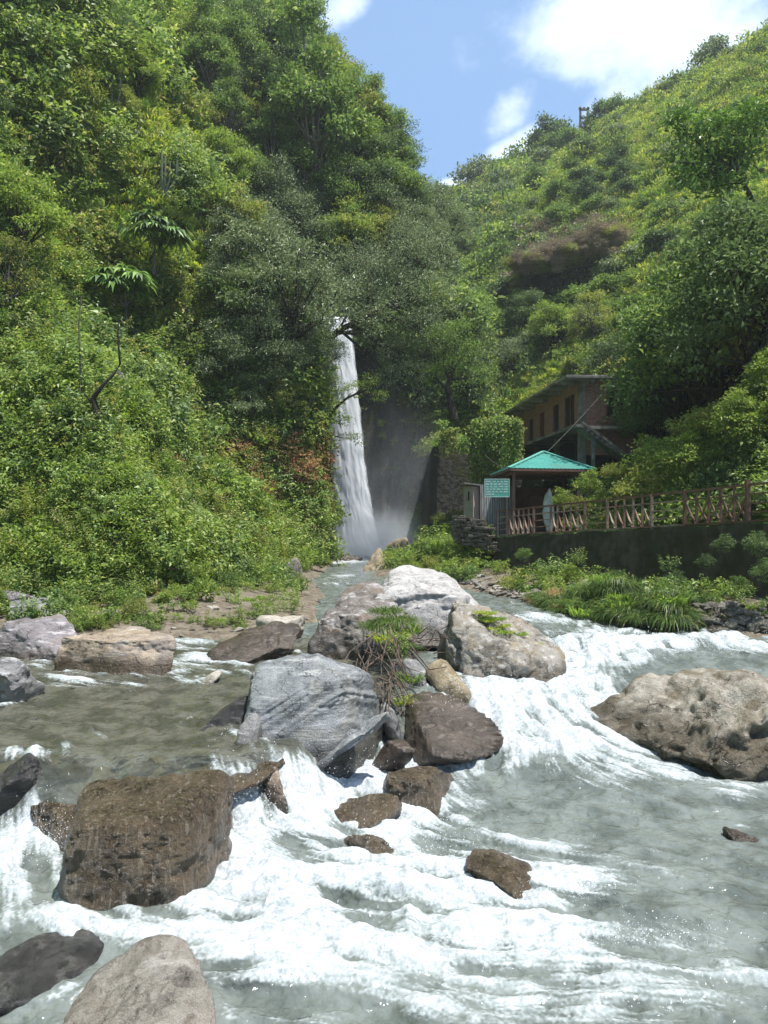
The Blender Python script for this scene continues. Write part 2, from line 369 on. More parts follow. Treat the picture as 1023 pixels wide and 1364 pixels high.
c = t.mix(t.ramp(sp.outputs[2], -2.86, -2.78), bedc, c)
b1 = t.bump(nB, 0.7, 0.12)
M['ground'] = t.done(t.principled(color=c, rough=0.9, spec=0.15, normal=b1))
ground = link('ground', mesh_np('ground', TV, TQ, [M['ground']])); tag(ground, 'steep valley sides and stony banks of the river', 'ground', kind='structure')

# ------------------------------------------------------------------ the river
def pxz(p, zl=None):
    """a water point seen at photo pixel p"""
    x, y = p; z = -3.4 if y > 1000 else -2.8
    q = onz(x, y, z)
    for _ in range(4):
        z = float(wlevel(np.array([q[0]]), np.array([q[1]]))[0]); z = min(z, -2.5); q = onz(x, y, z)
    return q
FOAM = [ # px, py, rx, ry, strength
 (650,965,95,42,1.1),(705,925,80,45,1.1),(745,885,70,32,1.0),(700,1000,110,22,0.75),(800,868,80,20,1.05),(880,858,80,16,0.95),(960,850,60,14,1.05),(1010,862,50,14,0.6),
 (770,990,130,35,0.78),(860,1030,130,24,0.5),(980,1055,90,18,0.42),(800,940,40,40,0.6),(600,1010,70,22,0.5),
 (420,1050,120,42,1.2),(330,1120,60,90,1.2),(470,1110,110,55,1.1),(560,1150,110,40,0.95),(50,1150,95,60,1.15),(20,1100,60,40,0.8),
 (150,1235,110,30,0.8),(290,1230,130,45,1.15),(440,1200,160,45,1.1),(600,1200,150,38,1.05),(740,1225,120,30,0.9),(860,1262,110,24,0.75),(960,1300,100,24,0.7),
 (560,1260,220,40,0.7),(380,1300,120,40,0.75),(700,1300,200,50,0.55),(450,1350,120,26,0.7),(700,1350,150,22,0.5),(900,1345,120,30,0.55),(560,1080,60,30,0.9),(620,1120,60,30,0.6),
 (620,1080,40,20,0.35),(700,1130,90,20,0.45),(900,1150,140,40,0.25),(60,1230,70,25,0.5),(760,1180,80,20,0.7),
 (270,882,75,13,0.8),(215,905,110,12,0.65),(110,910,60,10,0.5),(60,890,60,10,0.45),(40,1005,70,12,0.6),(500,868,20,10,0.3),(150,985,80,14,0.25),(250,862,40,10,0.6),
 (560,1030,50,20,.6),(900,960,80,20,.5),(1000,1020,40,20,.5),
 (455,768,30,5,0.7),(440,778,35,4,0.5),(480,742,40,6,1.1),(450,748,30,5,1.0),(700,822,50,6,0.6),(760,828,60,7,0.6),(850,842,70,7,0.6),(690,805,40,4,0.5),(680,845,70,10,0.45),(740,855,70,8,0.35)]
FLOW = [((450,765),(0.1,-1)),((700,810),(.4,-.9)),((850,845),(-.1,-1)),((740,900),(-.5,-.85)),((660,960),(-.35,-1)),((700,1005),(.45,-.9)),((900,1030),(.9,-.45)),((1000,1150),(.9,-.4)),
 ((150,950),(.5,-.8)),((300,960),(.6,-.7)),((100,900),(.8,-.3)),((380,1040),(.5,-.85)),((60,1100),(.3,-.9)),((300,1150),(.6,-.6)),((550,1130),(.9,-.4)),((800,1220),(.9,-.45)),((300,1300),(.95,-.2)),((900,1330),(.95,-.4)),((620,1060),(.5,-.8)),((650,880),(0.2,-1))]
gx = np.arange(-10, 13, 0.02); gy = np.arange(3.0, 32, 0.022)
GX, GY = np.meshgrid(gx, gy)
FX = np.zeros_like(GX[::8, ::8]); FY = FX.copy(); FW = FX.copy() + 1e-6
for p, d in FLOW:
    q = pxz(p); w = 1.0 / (0.3 + ((GX[::8, ::8] - q[0]) ** 2 + (GY[::8, ::8] - q[1]) ** 2)) ** 1.5
    n_ = math.hypot(*d); FX += w * d[0] / n_; FY += w * d[1] / n_; FW += w
FX /= FW; FY /= FW
sw = 0.5 * fbm(GX[::8, ::8] / 1.1, GY[::8, ::8] / 1.1, oct=2, seed=31)
FX, FY = FX * np.cos(sw) - FY * np.sin(sw), FX * np.sin(sw) + FY * np.cos(sw)
nn = np.hypot(FX, FY) + 1e-6; FX /= nn; FY /= nn
FX = np.repeat(np.repeat(FX, 8, 0), 8, 1)[:GX.shape[0], :GX.shape[1]]; FY = np.repeat(np.repeat(FY, 8, 0), 8, 1)[:GX.shape[0], :GX.shape[1]]
rg = np.random.default_rng(3)
white = rg.random(GX.shape).astype(np.float32); coarse = (0.5 + 0.5 * fbm(GX / 0.16, GY / 0.16, oct=3, seed=41)).astype(np.float32)
I0, J0 = np.meshgrid(np.arange(GX.shape[1], dtype=np.float32), np.arange(GX.shape[0], dtype=np.float32))
lic = np.zeros_like(white); licc = np.zeros_like(white); cnt = 0
for sgn in (1, -1):
    I, J = I0.copy(), J0.copy()
    for k in range(15):
        ii = np.clip(I, 0, GX.shape[1] - 1).astype(np.int32); jj = np.clip(J, 0, GX.shape[0] - 1).astype(np.int32)
        if k < 9: lic += white[jj, ii]; cnt += 1
        licc += coarse[jj, ii]
        I = I + sgn * 1.3 * FX[jj, ii]; J = J + sgn * 1.2 * FY[jj, ii]
lic = (lic - lic.mean()) / lic.std(); licc = (licc - licc.mean()) / licc.std()
def gsamp(A, X, Y):
    u_ = (X - gx[0]) / 0.02; v_ = (Y - gy[0]) / 0.022
    u_ = np.clip(u_, 0, A.shape[1] - 1.01); v_ = np.clip(v_, 0, A.shape[0] - 1.01)
    i = u_.astype(int); j = v_.astype(int); fu, fv = u_ - i, v_ - j
    return (A[j, i] * (1 - fu) * (1 - fv) + A[j, i + 1] * fu * (1 - fv) + A[j + 1, i] * (1 - fu) * fv + A[j + 1, i + 1] * fu * fv)
def clear_(X, Y): return (1 - smooth(-0.3, 0.9, -sdist(X, Y, EDGE))) * (1 - smooth(-0.5, 0.6, X - 0.3)) * (1 - smooth(15.5, 18, Y))
ROCKFOOT = []      # (x, y, rx, ry, strength) filled from the boulder list before the river is built
def river(X, Y):
    base = wlevel(X, Y)
    D = np.maximum(Y, 1.0); pxx = X / D * F + 511.5; pyy = 682 - base / D * F
    T = np.zeros_like(X)
    for cx, cy, rx, ry, s in FOAM:
        q = ((pxx - cx) / rx) ** 2 + ((pyy - cy) / ry) ** 2
        T = T + s * np.exp(-q * 1.1) * (1 - 0.35 * T)
    T = np.clip(T, 0, 1.25)
    for (x, y, a, b, s) in ROCKFOOT:
        q = np.hypot((X - x) / a, (Y - y) / b)
        T = np.maximum(T, s * np.exp(-((q - 1.02) / 0.16) ** 2) * (0.6 + 0.6 * vnoise(X * 2.5, Y * 2.5, seed=61)))
    inside = (X > gx[0]) & (X < gx[-1]) & (Y > gy[0]) & (Y < gy[-1])
    l1 = np.where(inside, gsamp(lic, X, Y), 0); l2 = np.where(inside, gsamp(licc, X, Y), vnoise(X * 3, Y * 3, seed=8) * 1.5)
    med = fbm(X / 0.55, Y / 0.55, oct=3, seed=51); big = fbm(X / 1.7, Y / 1.4, oct=2, seed=52)
    rid = fbm(X / 0.42, Y / 0.36, base * 2, oct=3, seed=53, ridged=True)
    up = smooth(11, 16, Y)
    calm = 0.034 * med + 0.011 * l2 + 0.02 * big + 0.02 * up * med + 0.014 * fbm(X / 0.16, Y / 0.13, oct=2, seed=57) + 0.03 * np.exp(-((rid - .45) / .2) ** 2) * 0.4
    rough_ = 0.052 * rid + 0.055 * med + 0.05 * big + 0.024 * l2 + 0.002 * l1 + 0.012 * fbm(X / 0.2, Y / 0.18, oct=2, seed=58)
    z = base + calm * (1 - np.clip(T, 0, 1)) + rough_ * np.clip(T, 0, 1.1)
    # the standing wave at the head of the right-hand chute and the humps below it
    for (wx, wy, ax, ay, h_) in ((4.4, 16.0, 1.5, .45, .19), (6.6, 16.2, 1.6, .4, .12), (5.2, 14.9, 1.5, .35, .13), (2.6, 12.2, .9, .6, .12), (1.7, 10.4, .8, .5, .12), (0.6, 7.2, 1.2, .35, .10), (-.4, 6.6, 1.0, .3, .09), (2.2, 6.6, .9, .25, .08)):
        z = z + h_ * np.exp(-((X - wx) / ax) ** 2 - ((Y - wy) / ay) ** 2) * (0.7 + 0.5 * rid)
    foam = T * 0.80 + 0.28 * l2 * (0.24 + T) + 0.085 * l1 * (0.4 + T) + 0.42 * med * (0.3 + T) + 0.22 * rid * T + 0.25 * big * T - 0.05
    foam = smooth(0.12, 1.25, foam + 0.06 * (1 - clear_(X, Y)) - 0.035 * smooth(-0.6, 1.2, X - 1.6) * smooth(9.6, 8.6, Y))
    clear = clear_(X, Y)
    return z, foam, clear
# ------------------------------------------------------------------ boulders
_ICO = {}
def ico(sub):
    if sub not in _ICO:
        bm = bmesh.new(); bmesh.ops.create_icosphere(bm, subdivisions=sub, radius=1.0)
        V = np.array([v.co[:] for v in bm.verts]); Fc = np.array([[v.index for v in f.verts] for f in bm.faces]); bm.free()
        _ICO[sub] = (V, Fc)
    return _ICO[sub]
def vnorm(V, Fc):
    a, b, c = V[Fc[:, 0]], V[Fc[:, 1]], V[Fc[:, 2]]; n = np.cross(b - a, c - a); N = np.zeros_like(V)
    for i in range(3):
        for k in range(3): N[:, k] += np.bincount(Fc[:, i], n[:, k], len(V))
    return N / (np.linalg.norm(N, axis=1)[:, None] + 1e-12)
def rot3(rx, ry, rz): return np.array(Euler((rad(rx), rad(ry), rad(rz))).to_matrix())
def rock_mesh(dims, seed, sub=5, planes=None, nrand=9, sharp=10, amp=0.05, crack=0.03, strata=None, pits=0, rot=(0, 0, 0), bias=1.0):
    V, Fc = ico(sub); r = np.random.default_rng(seed)
    P = list(planes or [])
    for _ in range(nrand):
        n = r.normal(size=3); n /= np.linalg.norm(n); P.append((*n, r.uniform(0.78, 1.0) * bias))
    P = np.array(P, float); n = P[:, :3] / np.linalg.norm(P[:, :3], axis=1)[:, None]
    s = (np.maximum(0, V @ n.T / P[:, 3]) ** sharp).sum(1) + 0.25 ** sharp
    q = V * (s ** (-1.0 / sharp))[:, None]
    q = q @ rot3(*rot).T
    dims = np.array(dims, float)
    def fit(q):
        lo, hi = q.min(0), q.max(0); return (q - (lo + hi) / 2) / (hi - lo) * dims
    q = fit(q); N = vnorm(q, Fc); L = dims.mean(); o = seed * 3.7
    x, y, z = q[:, 0] / L + o, q[:, 1] / L, q[:, 2] / L
    dsp = amp * L * (fbm(x * 2.2, y * 2.2, z * 2.2, oct=5, seed=seed, gain=0.5) * 1.3)
    cr_ = fbm(x * 3.1, y * 3.1, z * 3.1, oct=3, seed=seed + 50, ridged=True); dsp -= crack * L * smooth(0.35, 0.75, cr_)
    dsp += 0.32 * amp * L * fbm(x * 13, y * 13, z * 13, oct=4, seed=seed + 7); dsp -= 0.010 * L * smooth(0.55, 0.85, fbm(x * 7 + 3, y * 7, z * 7, oct=3, seed=seed + 57, ridged=True))
    if strata:
        (sx, sy, sz, fr, sa) = strata; d = np.array([sx, sy, sz], float); d /= np.linalg.norm(d)
        w = (q @ d) / L * fr + 0.5 * fbm(x * 2, y * 2, z * 2, oct=3, seed=seed + 90)
        w2 = vnoise(w, w * 0 + seed, seed=5) + 0.5 * vnoise(w * 2.7, w * 0 + seed, seed=6); dsp += sa * L * w2
    if pits:
        ids = r.integers(0, len(q), pits)
        for i in ids:
            rd_ = L * (r.uniform(.012, .035) if r.random() < .72 else r.uniform(.04, .085)); dd = np.linalg.norm((q - q[i]) * np.array([r.uniform(.6, 1), 1, r.uniform(0.9, 1.6)]), axis=1) / rd_
            dsp -= rd_ * 0.62 * np.exp(-dd ** 4) - 0.12 * rd_ * np.exp(-((dd - 1.3) / .4) ** 2)
    q = fit(q + N * dsp[:, None])
    return q, Fc
def rockmat(name, a, b, vein=None, veinw=0.04, veinrot=(0, 0, 0), veinscale=(1, 1, 9), scale=2.0, rough=0.75, wet=-9.0, wetcol=0.35, wetw=0.25, moss=None, mossamt=0.0, speck=0.0, stain=None, stainamt=0.5, bump=0.6, dirt=True, spec=0.35):
    t = NT(name); o = t.obj(); Pz = t.n('ShaderNodeSeparateXYZ'); pos = t.pos(); t.L.new(pos, Pz.inputs[0])
    n1 = t.noise(o, scale, 8, 0.62, 0.4); n2 = t.noise(o, scale * 6, 8, 0.7); n3 = t.noise(o, scale * 38, 4, 0.7)
    c = t.mix(t.ramp(t.math('ADD', t.math('MULTIPLY', n1, 0.65), t.math('MULTIPLY', n2, 0.35)), 0.34, 0.64), a, b)
    st = t.noise(t.map(o, veinscale, veinrot), 2.6, 7, 0.65, 0.25)
    if vein is not None: c = t.mix(t.math('MULTIPLY', t.ramp(st, 0.54, 0.54 + veinw + 0.04), 0.75), c, vein)
    dk = t.ramp(st, 0.30, 0.42, 0.55, 1.0); c = t.mix(1.0, c, t.n('ShaderNodeCombineColor', {0: dk, 1: dk, 2: dk}).outputs[0], 'MULTIPLY')
    if stain is not None: c = t.mix(t.math('MULTIPLY', t.ramp(t.noise(o, scale * 0.9, 5, 0.6, 1.0), 0.5, 0.62), stainamt), c, stain)
    sp_ = t.ramp(n3, 0.35, 0.68, 0.68, 1.25); c = t.mix(1.0, c, t.n('ShaderNodeCombineColor', {0: sp_, 1: sp_, 2: sp_}).outputs[0], 'MULTIPLY')
    if speck: c = t.mix(t.math('MULTIPLY', t.ramp(t.noise(o, scale * 20, 3, 0.6), 0.60, 0.68), speck), c, (0.55, 0.54, 0.50))
    if moss is not None:
        g = t.n('ShaderNodeNewGeometry'); sz_ = t.n('ShaderNodeSeparateXYZ'); t.L.new(g.outputs['Normal'], sz_.inputs[0])
        mf = t.math('MULTIPLY', t.ramp(t.math('ADD', t.math('MULTIPLY', sz_.outputs[2], 0.25), n2), 0.80 - 0.25 * mossamt, 0.92 - 0.2 * mossamt), 0.9); c = t.mix(mf, c, moss)
    wz_ = t.n('ShaderNodeAttribute', attribute_type='OBJECT', attribute_name='waterline').outputs['Fac']
    wf = t.ramp(t.math('ADD', t.math('SUBTRACT', Pz.outputs[2], wz_), t.math('MULTIPLY', t.math('SUBTRACT', n1, 0.5), 0.5)), wet - wetw, wet + wetw, 1.0, 0.0)
    wc = t.mix(1.0, c, (wetcol, wetcol * 0.93, wetcol * 0.82), 'MULTIPLY'); c = t.mix(wf, c, wc)
    r = t.math('MULTIPLY_ADD', wf, -(rough - 0.22), rough); r = t.math('ADD', r, t.math('MULTIPLY', t.math('SUBTRACT', n2, 0.5), 0.25), clamp=True)
    vc = t.n('ShaderNodeTexVoronoi', {'Scale': scale * 1.5}, feature='DISTANCE_TO_EDGE'); wv = t.n('ShaderNodeVectorMath', operation='ADD'); t.L.new(o, wv.inputs[0]); wc_ = t.n('ShaderNodeTexNoise', {'Scale': scale * 2.2, 'Detail': 5.0}); t.L.new(o, wc_.inputs['Vector']); sc__ = t.n('ShaderNodeVectorMath', operation='SCALE'); t.L.new(wc_.outputs['Color'], sc__.inputs[0]); sc__.inputs['Scale'].default_value = 0.55; t.L.new(sc__.outputs[0], wv.inputs[1]); t.L.new(wv.outputs[0], vc.inputs['Vector'])
    crk = t.ramp(vc.outputs['Distance'], 0.0, 0.028, 0.0, 1.0); crk = t.math('MAXIMUM', crk, t.ramp(n1, 0.44, 0.52)); cb_ = t.ramp(crk, 0.0, 1.0, 0.45, 1.0); c = t.mix(1.0, c, t.n('ShaderNodeCombineColor', {0: cb_, 1: cb_, 2: cb_}).outputs[0], 'MULTIPLY')
    h = t.math('ADD', t.math('ADD', t.math('MULTIPLY', n2, 1.0), t.math('MULTIPLY', n3, 0.4)), t.math('MULTIPLY', st, 0.7)); h = t.math('ADD', h, t.math('MULTIPLY', crk, 0.5))
    return t.done(t.principled(color=c, rough=r, spec=spec, normal=t.bump(h, bump, 0.06)))
R_ = {}
R_['slate'] = rockmat('rock_slate', (0.14, 0.147, 0.15), (0.27, 0.28, 0.28), (0.40, 0.40, 0.385), 0.05, (0.15, rad(-30), 0), (1, 1.5, 12), 1.6, 0.6, 0.16, 0.35, 0.22, stain=(0.26, 0.21, 0.12), stainamt=0.25)
R_['white'] = rockmat('rock_white', (0.29, 0.275, 0.255), (0.50, 0.48, 0.455), (0.26, 0.24, 0.23), 0.03, (0.5, 0.6, 0.2), (2, 2, 3), 1.5, 0.8, 0.05, 0.5, 0.2, stain=(0.30, 0.27, 0.25), stainamt=0.6)
R_['whitewet'] = rockmat('rock_pale_wet', (0.28, 0.27, 0.25), (0.52, 0.50, 0.47), (0.22, 0.20, 0.19), 0.03, (0.5, 0.6, 0.2), (2, 2, 3), 2.5, 0.45, 0.15, 0.5, 0.2, stain=(0.25, 0.21, 0.17), stainamt=0.5, spec=0.6)
R_['dark'] = rockmat('rock_dark', (0.075, 0.06, 0.048), (0.25, 0.22, 0.20), (0.44, 0.41, 0.39), 0.05, (0.3, 0.9, 0), (1.5, 1.5, 4), 1.7, 0.7, 0.25, 0.38, 0.25, stain=(0.13, 0.09, 0.055), stainamt=0.7)
R_['tan'] = rockmat('rock_tan', (0.20, 0.15, 0.10), (0.40, 0.32, 0.235), (0.50, 0.45, 0.38), 0.06, (0.2, 0.3, 0), (1, 1, 6), 2.0, 0.6, 0.12, 0.33, 0.12, stain=(0.20, 0.18, 0.17), stainamt=0.6)
R_['lilac'] = rockmat('rock_lilac', (0.12, 0.105, 0.108), (0.26, 0.235, 0.238), (0.50, 0.46, 0.45), 0.04, (0.2, 0.5, 0.2), (1, 1, 8), 1.6, 0.5, 0.15, 0.38, 0.2, stain=(0.22, 0.16, 0.12), stainamt=0.4)
R_['grey'] = rockmat('rock_grey', (0.12, 0.117, 0.113), (0.27, 0.262, 0.255), (0.45, 0.44, 0.42), 0.03, (0.2, 0.5, 0.2), (1, 1, 5), 2.0, 0.6, 0.12, 0.35, 0.2)
R_['cream'] = rockmat('rock_cream', (0.32, 0.28, 0.22), (0.48, 0.44, 0.37), None, 0.04, (0, 0, 0), (2, 2, 3), 2.2, 0.75, 0.05, 0.45, 0.1)
R_['brownwet'] = rockmat('rock_wet_brown', (0.075, 0.056, 0.037), (0.23, 0.18, 0.125), (0.38, 0.34, 0.28), 0.06, (0, 0, 0), (9, 9, 1.0), 2.6, 0.42, 2.50, 0.75, 0.3, moss=(0.06, 0.055, 0.014), mossamt=0.2, bump=1.0, spec=0.7)
R_['black_wet_and_shade'] = rockmat('rock_wet_and_shade_black', (0.014, 0.013, 0.013), (0.05, 0.048, 0.046), (0.12, 0.12, 0.12), 0.03, (0.3, 0.4, 0), (1.5, 1.5, 5), 2.4, 0.4, 2.50, 0.6, 0.3, spec=0.6)
R_['wedge'] = rockmat('rock_wet_slab', (0.065, 0.050, 0.040), (0.15, 0.12, 0.10), (0.25, 0.22, 0.2), 0.04, (0.1, 0.6, 0), (1.5, 1.5, 8), 1.8, 0.45, 1.00, 0.6, 0.3, spec=0.5)
R_['lime'] = rockmat('rock_pitted', (0.19, 0.16, 0.12), (0.39, 0.355, 0.29), (0.46, 0.43, 0.37), 0.03, (0.4, 0.2, 0), (2, 2, 3), 1.5, 0.85, 0.22, 0.42, 0.16, stain=(0.14, 0.11, 0.065), stainamt=0.75, bump=0.9)
R_['ridge'] = rockmat('rock_ridge', (0.17, 0.145, 0.11), (0.38, 0.35, 0.305), (0.6, 0.57, 0.52), 0.05, (0.4, 0.7, 0), (2, 2, 4), 1.9, 0.8, 0.20, 0.42, 0.18, moss=(0.12, 0.14, 0.022), mossamt=0.0, stain=(0.27, 0.19, 0.10), stainamt=0.55, bump=0.9)
R_['ochre'] = rockmat('rock_ochre', (0.17, 0.13, 0.07), (0.33, 0.27, 0.17), (0.40, 0.36, 0.27), 0.03, (0.4, 0.7, 0), (2, 2, 3), 2.4, 0.7, 0.12, 0.5, 0.12)
R_['river'] = rockmat('rock_bank', (0.11, 0.095, 0.075), (0.27, 0.24, 0.20), (0.4, 0.38, 0.34), 0.03, (0.4, 0.7, 0), (2, 2, 3), 3.0, 0.8, 0.04, 0.5, 0.06)
R_['shade'] = rockmat('rock_shaded_mossy', (0.05, 0.045, 0.035), (0.16, 0.145, 0.115), (0.26, 0.24, 0.2), 0.03, (0.4, 0.7, 0), (2, 2, 3), 3.0, 0.85, 0.04, 0.5, 0.06, moss=(0.05, 0.06, 0.015), mossamt=0.2)  # bank rock copied darker, shade put into its colour, moss on top

def boulder(label, mat, xc, yt, yb, wpx, D, dep, seed, sub=5, sink=0.45, foot=0.8, name='boulder', cat='boulder', group=None, embed=0.85, **k):
    """xc: photo column of the centre, yt/yb: photo rows of its top and of its waterline, D: distance of its middle"""
    Df = D - dep * 0.42
    w = wpx / F * D; zt = (682 - yt) / F * (D + (0.30 if yt > 760 else 0) * dep); zb = (682 - yb) / F * Df
    vis_h = zt - zb; sink = max(sink, embed * vis_h); h = vis_h + sink; c = np.array([(xc - 511.5) / F * D, D, zt - h / 2])
    V, Fc = rock_mesh((w, dep, h), seed, sub, **k)
    o = link(name, mesh_np(name, V, Fc, [R_[mat]]), None, c)
    tag(o, label, cat, group); o['waterline'] = float(zb)
    if foot: ROCKFOOT.append((c[0], c[1], w * 0.5, dep * 0.5, foot))
    return o
UP = (0, 0, 1, .8)
# --- the pile in mid-stream
boulder('big grey slate boulder with fine parallel grain, leaning on the mid-stream pile', 'slate', 412, 866, 1016, 210, 10.2, 1.8, 11, 6, 0.5, 0.75, planes=[(-.36, -.50, .80, .58), (.95, -.35, .05, .90), (.1, -1, .15, .80), (-.9, -.1, .1, .98), (.6, .0, .8, .92), (0, 1, .2, .8)], nrand=0, sharp=9, amp=.022, crack=.008, strata=(-.55, .45, .70, 30, .009), embed=.6)
boulder('long tilted slate slab lying under the big grey slate boulder', 'slate', 462, 935, 1024, 118, 9.75, 0.8, 12, 5, 0.15, 0.8, planes=[(-.62, -.1, .8, .3), (.62, -.1, -.8, .3), (0, -1, 0, .6)], nrand=2, sharp=14, amp=.04, strata=(-.6, -.1, .8, 18, .014), embed=.1)
boulder('angular dark brown boulder with a flat lit top beside the white boulder', 'dark', 480, 776, 878, 154, 15.5, 2.5, 13, 6, 0.4, 0.3, planes=[(-.66, -.70, .25, .66), (.0, -.42, .9, .66), (.5, -.85, .2, .80), (-1, .1, .1, .95), (1, .2, 0, .95), (-.7, -.2, .7, .84)], nrand=1, sharp=15, amp=.045, crack=.03, embed=.5)
boulder('whitest and tallest boulder of the mid-stream pile, smooth and rounded', 'white', 562, 757, 842, 186, 16.6, 2.6, 14, 6, 0.3, 0.3, planes=[(.04, -.3, 1, .60), (-.55, -.3, .8, .80), (.62, -.2, .75, .80), (0, -.95, .3, .85), (-.9, 0, .2, .95), (.9, 0, .2, .95)], nrand=0, sharp=6, amp=.05, crack=.03, embed=.4)
boulder('craggy pale ridge boulder with a green grassy back, right end of the pile', 'ridge', 672, 800, 914, 158, 13.9, 2.4, 15, 6, 0.55, 0.9, planes=[(.50, -.25, .84, .52), (-.75, -.5, .5, .78), (-.1, -.9, .35, .66), (.8, -.5, .2, .85), (-1, 0, 0, .9)], nrand=2, sharp=9, amp=.075, crack=.05, embed=.5)
boulder('rounded pale shoulder of rock between white boulder and grassy ridge', 'ridge', 622, 806, 880, 84, 14.7, 1.3, 16, 5, 0.4, 0, nrand=6, sharp=7, amp=.06, crack=.04)
boulder('round yellow brown boulder at the foot of the ridge boulder', 'ochre', 606, 872, 928, 80, 12.6, 1.0, 17, 5, 0.4, 0.7, nrand=5, sharp=6, amp=.035, crack=.015)
boulder('small grey rounded stone tucked behind the driftwood', 'grey', 552, 876, 928, 48, 12.4, .7, 18, 5, 0.3, 0.4, nrand=8, amp=.04)
boulder('wet brown wedge shaped slab sloping into the water right of the pile', 'wedge', 602, 926, 990, 140, 10.9, 1.9, 19, 5, 0.4, 0.5, planes=[(.45, -.35, .82, .26), (-.4, -.35, .85, .45), (-.95, -.2, .2, .9)], nrand=0, sharp=12, amp=.03, crack=.015, strata=(.6, -.2, .78, 12, .008), embed=1.6)
boulder('low wet brown block with a glistening front in the foam below the pile', 'brownwet', 556, 1006, 1074, 106, 9.35, 1.0, 20, 5, 0.35, 0.9, planes=[(0, -.1, 1, .7), (-.1, -1, .1, .8), (.95, -.2, .1, .85), (-1, 0, .1, .85)], nrand=1, sharp=10, amp=.04, crack=.02, embed=.6)
boulder('thin flat grey ledge stone just above the low wet brown block', 'wedge', 522, 984, 1016, 60, 9.9, .6, 21, 4, 0.3, 0, planes=[UP], nrand=5, sharp=14, amp=.03)
boulder('narrow pointed grey stone under the driftwood tangle', 'grey', 520, 935, 985, 44, 10.9, .5, 22, 4, 0.3, 0, nrand=7, amp=.05)
# --- left side
boulder('flat topped tan slab with a dark wet front on the left of the pool', 'tan', 164, 836, 888, 158, 14.0, 1.7, 23, 6, 0.3, 0.8, planes=[(.05, -.12, 1, .55), (-.55, -.85, .1, .62), (.55, -.85, .15, .72), (1, .3, 0, .9), (-1, .3, 0, .9)], nrand=2, sharp=18, amp=.028, crack=.02)
boulder('dark wet sloping boulder at the little spill behind the left pool', 'wedge', 336, 829, 880, 122, 14.8, 1.5, 24, 5, 0.35, 0.7, planes=[(-.35, -.45, .85, .55), (.7, -.3, .6, .75)], nrand=4, sharp=12, amp=.035, crack=.03)
boulder('cream coloured flat rock behind the dark wet boulder', 'cream', 372, 818, 850, 66, 17.0, 1.1, 25, 5, 0.3, 0, planes=[UP], nrand=6, sharp=14, amp=.05)
boulder('lilac grey streaked boulder at the left edge behind the tan slab', 'lilac', 50, 818, 880, 142, 15.2, 2.0, 26, 6, 0.35, 0.7, planes=[(.1, -.5, .86, .6), (1, -.1, .3, .85)], nrand=4, sharp=9, amp=.035, crack=.025, strata=(.1, -.5, .86, 16, .008))
boulder('pale grey boulder cut by the left edge in front of the pool', 'grey', 12, 866, 952, 84, 11.6, 1.3, 27, 5, 0.4, 0.7, planes=[(.1, -.3, .95, .7), (1, -.3, .1, .8)], nrand=5, sharp=12, amp=.05, crack=.03)
boulder('rounded dark grey stone against the weeds at far left', 'grey', 52, 796, 826, 76, 18.6, 1.2, 28, 5, 0.3, 0, nrand=6, amp=.04)
boulder('brown grey stone leaning behind the rounded dark grey stone', 'lilac', 38, 783, 815, 54, 19.8, 1.1, 29, 5, 0.4, 0, nrand=7, amp=.05)
boulder('small cream stone at the foot of the weeds, right of the lilac boulder', 'cream', 157, 815, 838, 32, 18.2, .6, 30, 4, 0.2, 0, nrand=7, amp=.06)
boulder('black wet rock at the left edge beside the pool outlet', 'black_wet_and_shade', 26, 992, 1082, 108, 8.7, 1.1, 31, 5, 0.35, 0.8, planes=[(-.3, -.4, .85, .62), (.8, -.5, .3, .7)], nrand=5, sharp=11, amp=.035, crack=.02)
boulder('large square brown mossy boulder with water sheeting down its front', 'brownwet', 190, 1030, 1220, 222, 7.3, 1.3, 32, 6, 0.5, 0.95, planes=[(-.05, -.16, 1, .78), (.05, -1, .06, .80), (1, -.15, .02, .86), (-1, -.2, .02, .84), (0, 1, 0, .8), (-.7, -.3, .7, .98), (.7, -.3, .7, 1.02)], nrand=0, sharp=6, amp=.055, crack=.02, embed=.35)
boulder('dark domed rock barely rising from the left pool', 'black_wet_and_shade', 290, 928, 990, 100, 10.1, .9, 33, 5, 0.3, 0.6, nrand=5, sharp=6, amp=.03)
boulder('small pointed pale streaked rock on the dome in the pool', 'grey', 334, 950, 1004, 34, 9.35, .4, 34, 4, 0.25, 0, planes=[(.9, -.3, .3, .5)], nrand=5, amp=.04)
boulder('little pale rounded stone showing in the middle of the left pool', 'cream', 278, 891, 914, 36, 12.7, .45, 35, 4, 0.2, 0.5, nrand=5, sharp=6, amp=.03)
boulder('orange brown stone under the water of the central cascade', 'tan', 366, 1016, 1062, 46, 8.75, .5, 36, 4, 0.3, 0, nrand=6, amp=.04)
boulder('long low brown rock linking the mossy boulder to the pool edge', 'brownwet', 300, 1013, 1046, 150, 8.6, .9, 37, 5, 0.35, 0.5, planes=[(0, -.2, 1, .6)], nrand=5, sharp=5, amp=.06)
boulder('low brown rock left of the square mossy boulder', 'brownwet', 70, 1068, 1110, 105, 8.1, .7, 38, 5, 0.35, 0.4, planes=[(.2, -.2, 1, .5)], nrand=5, sharp=8, amp=.04)
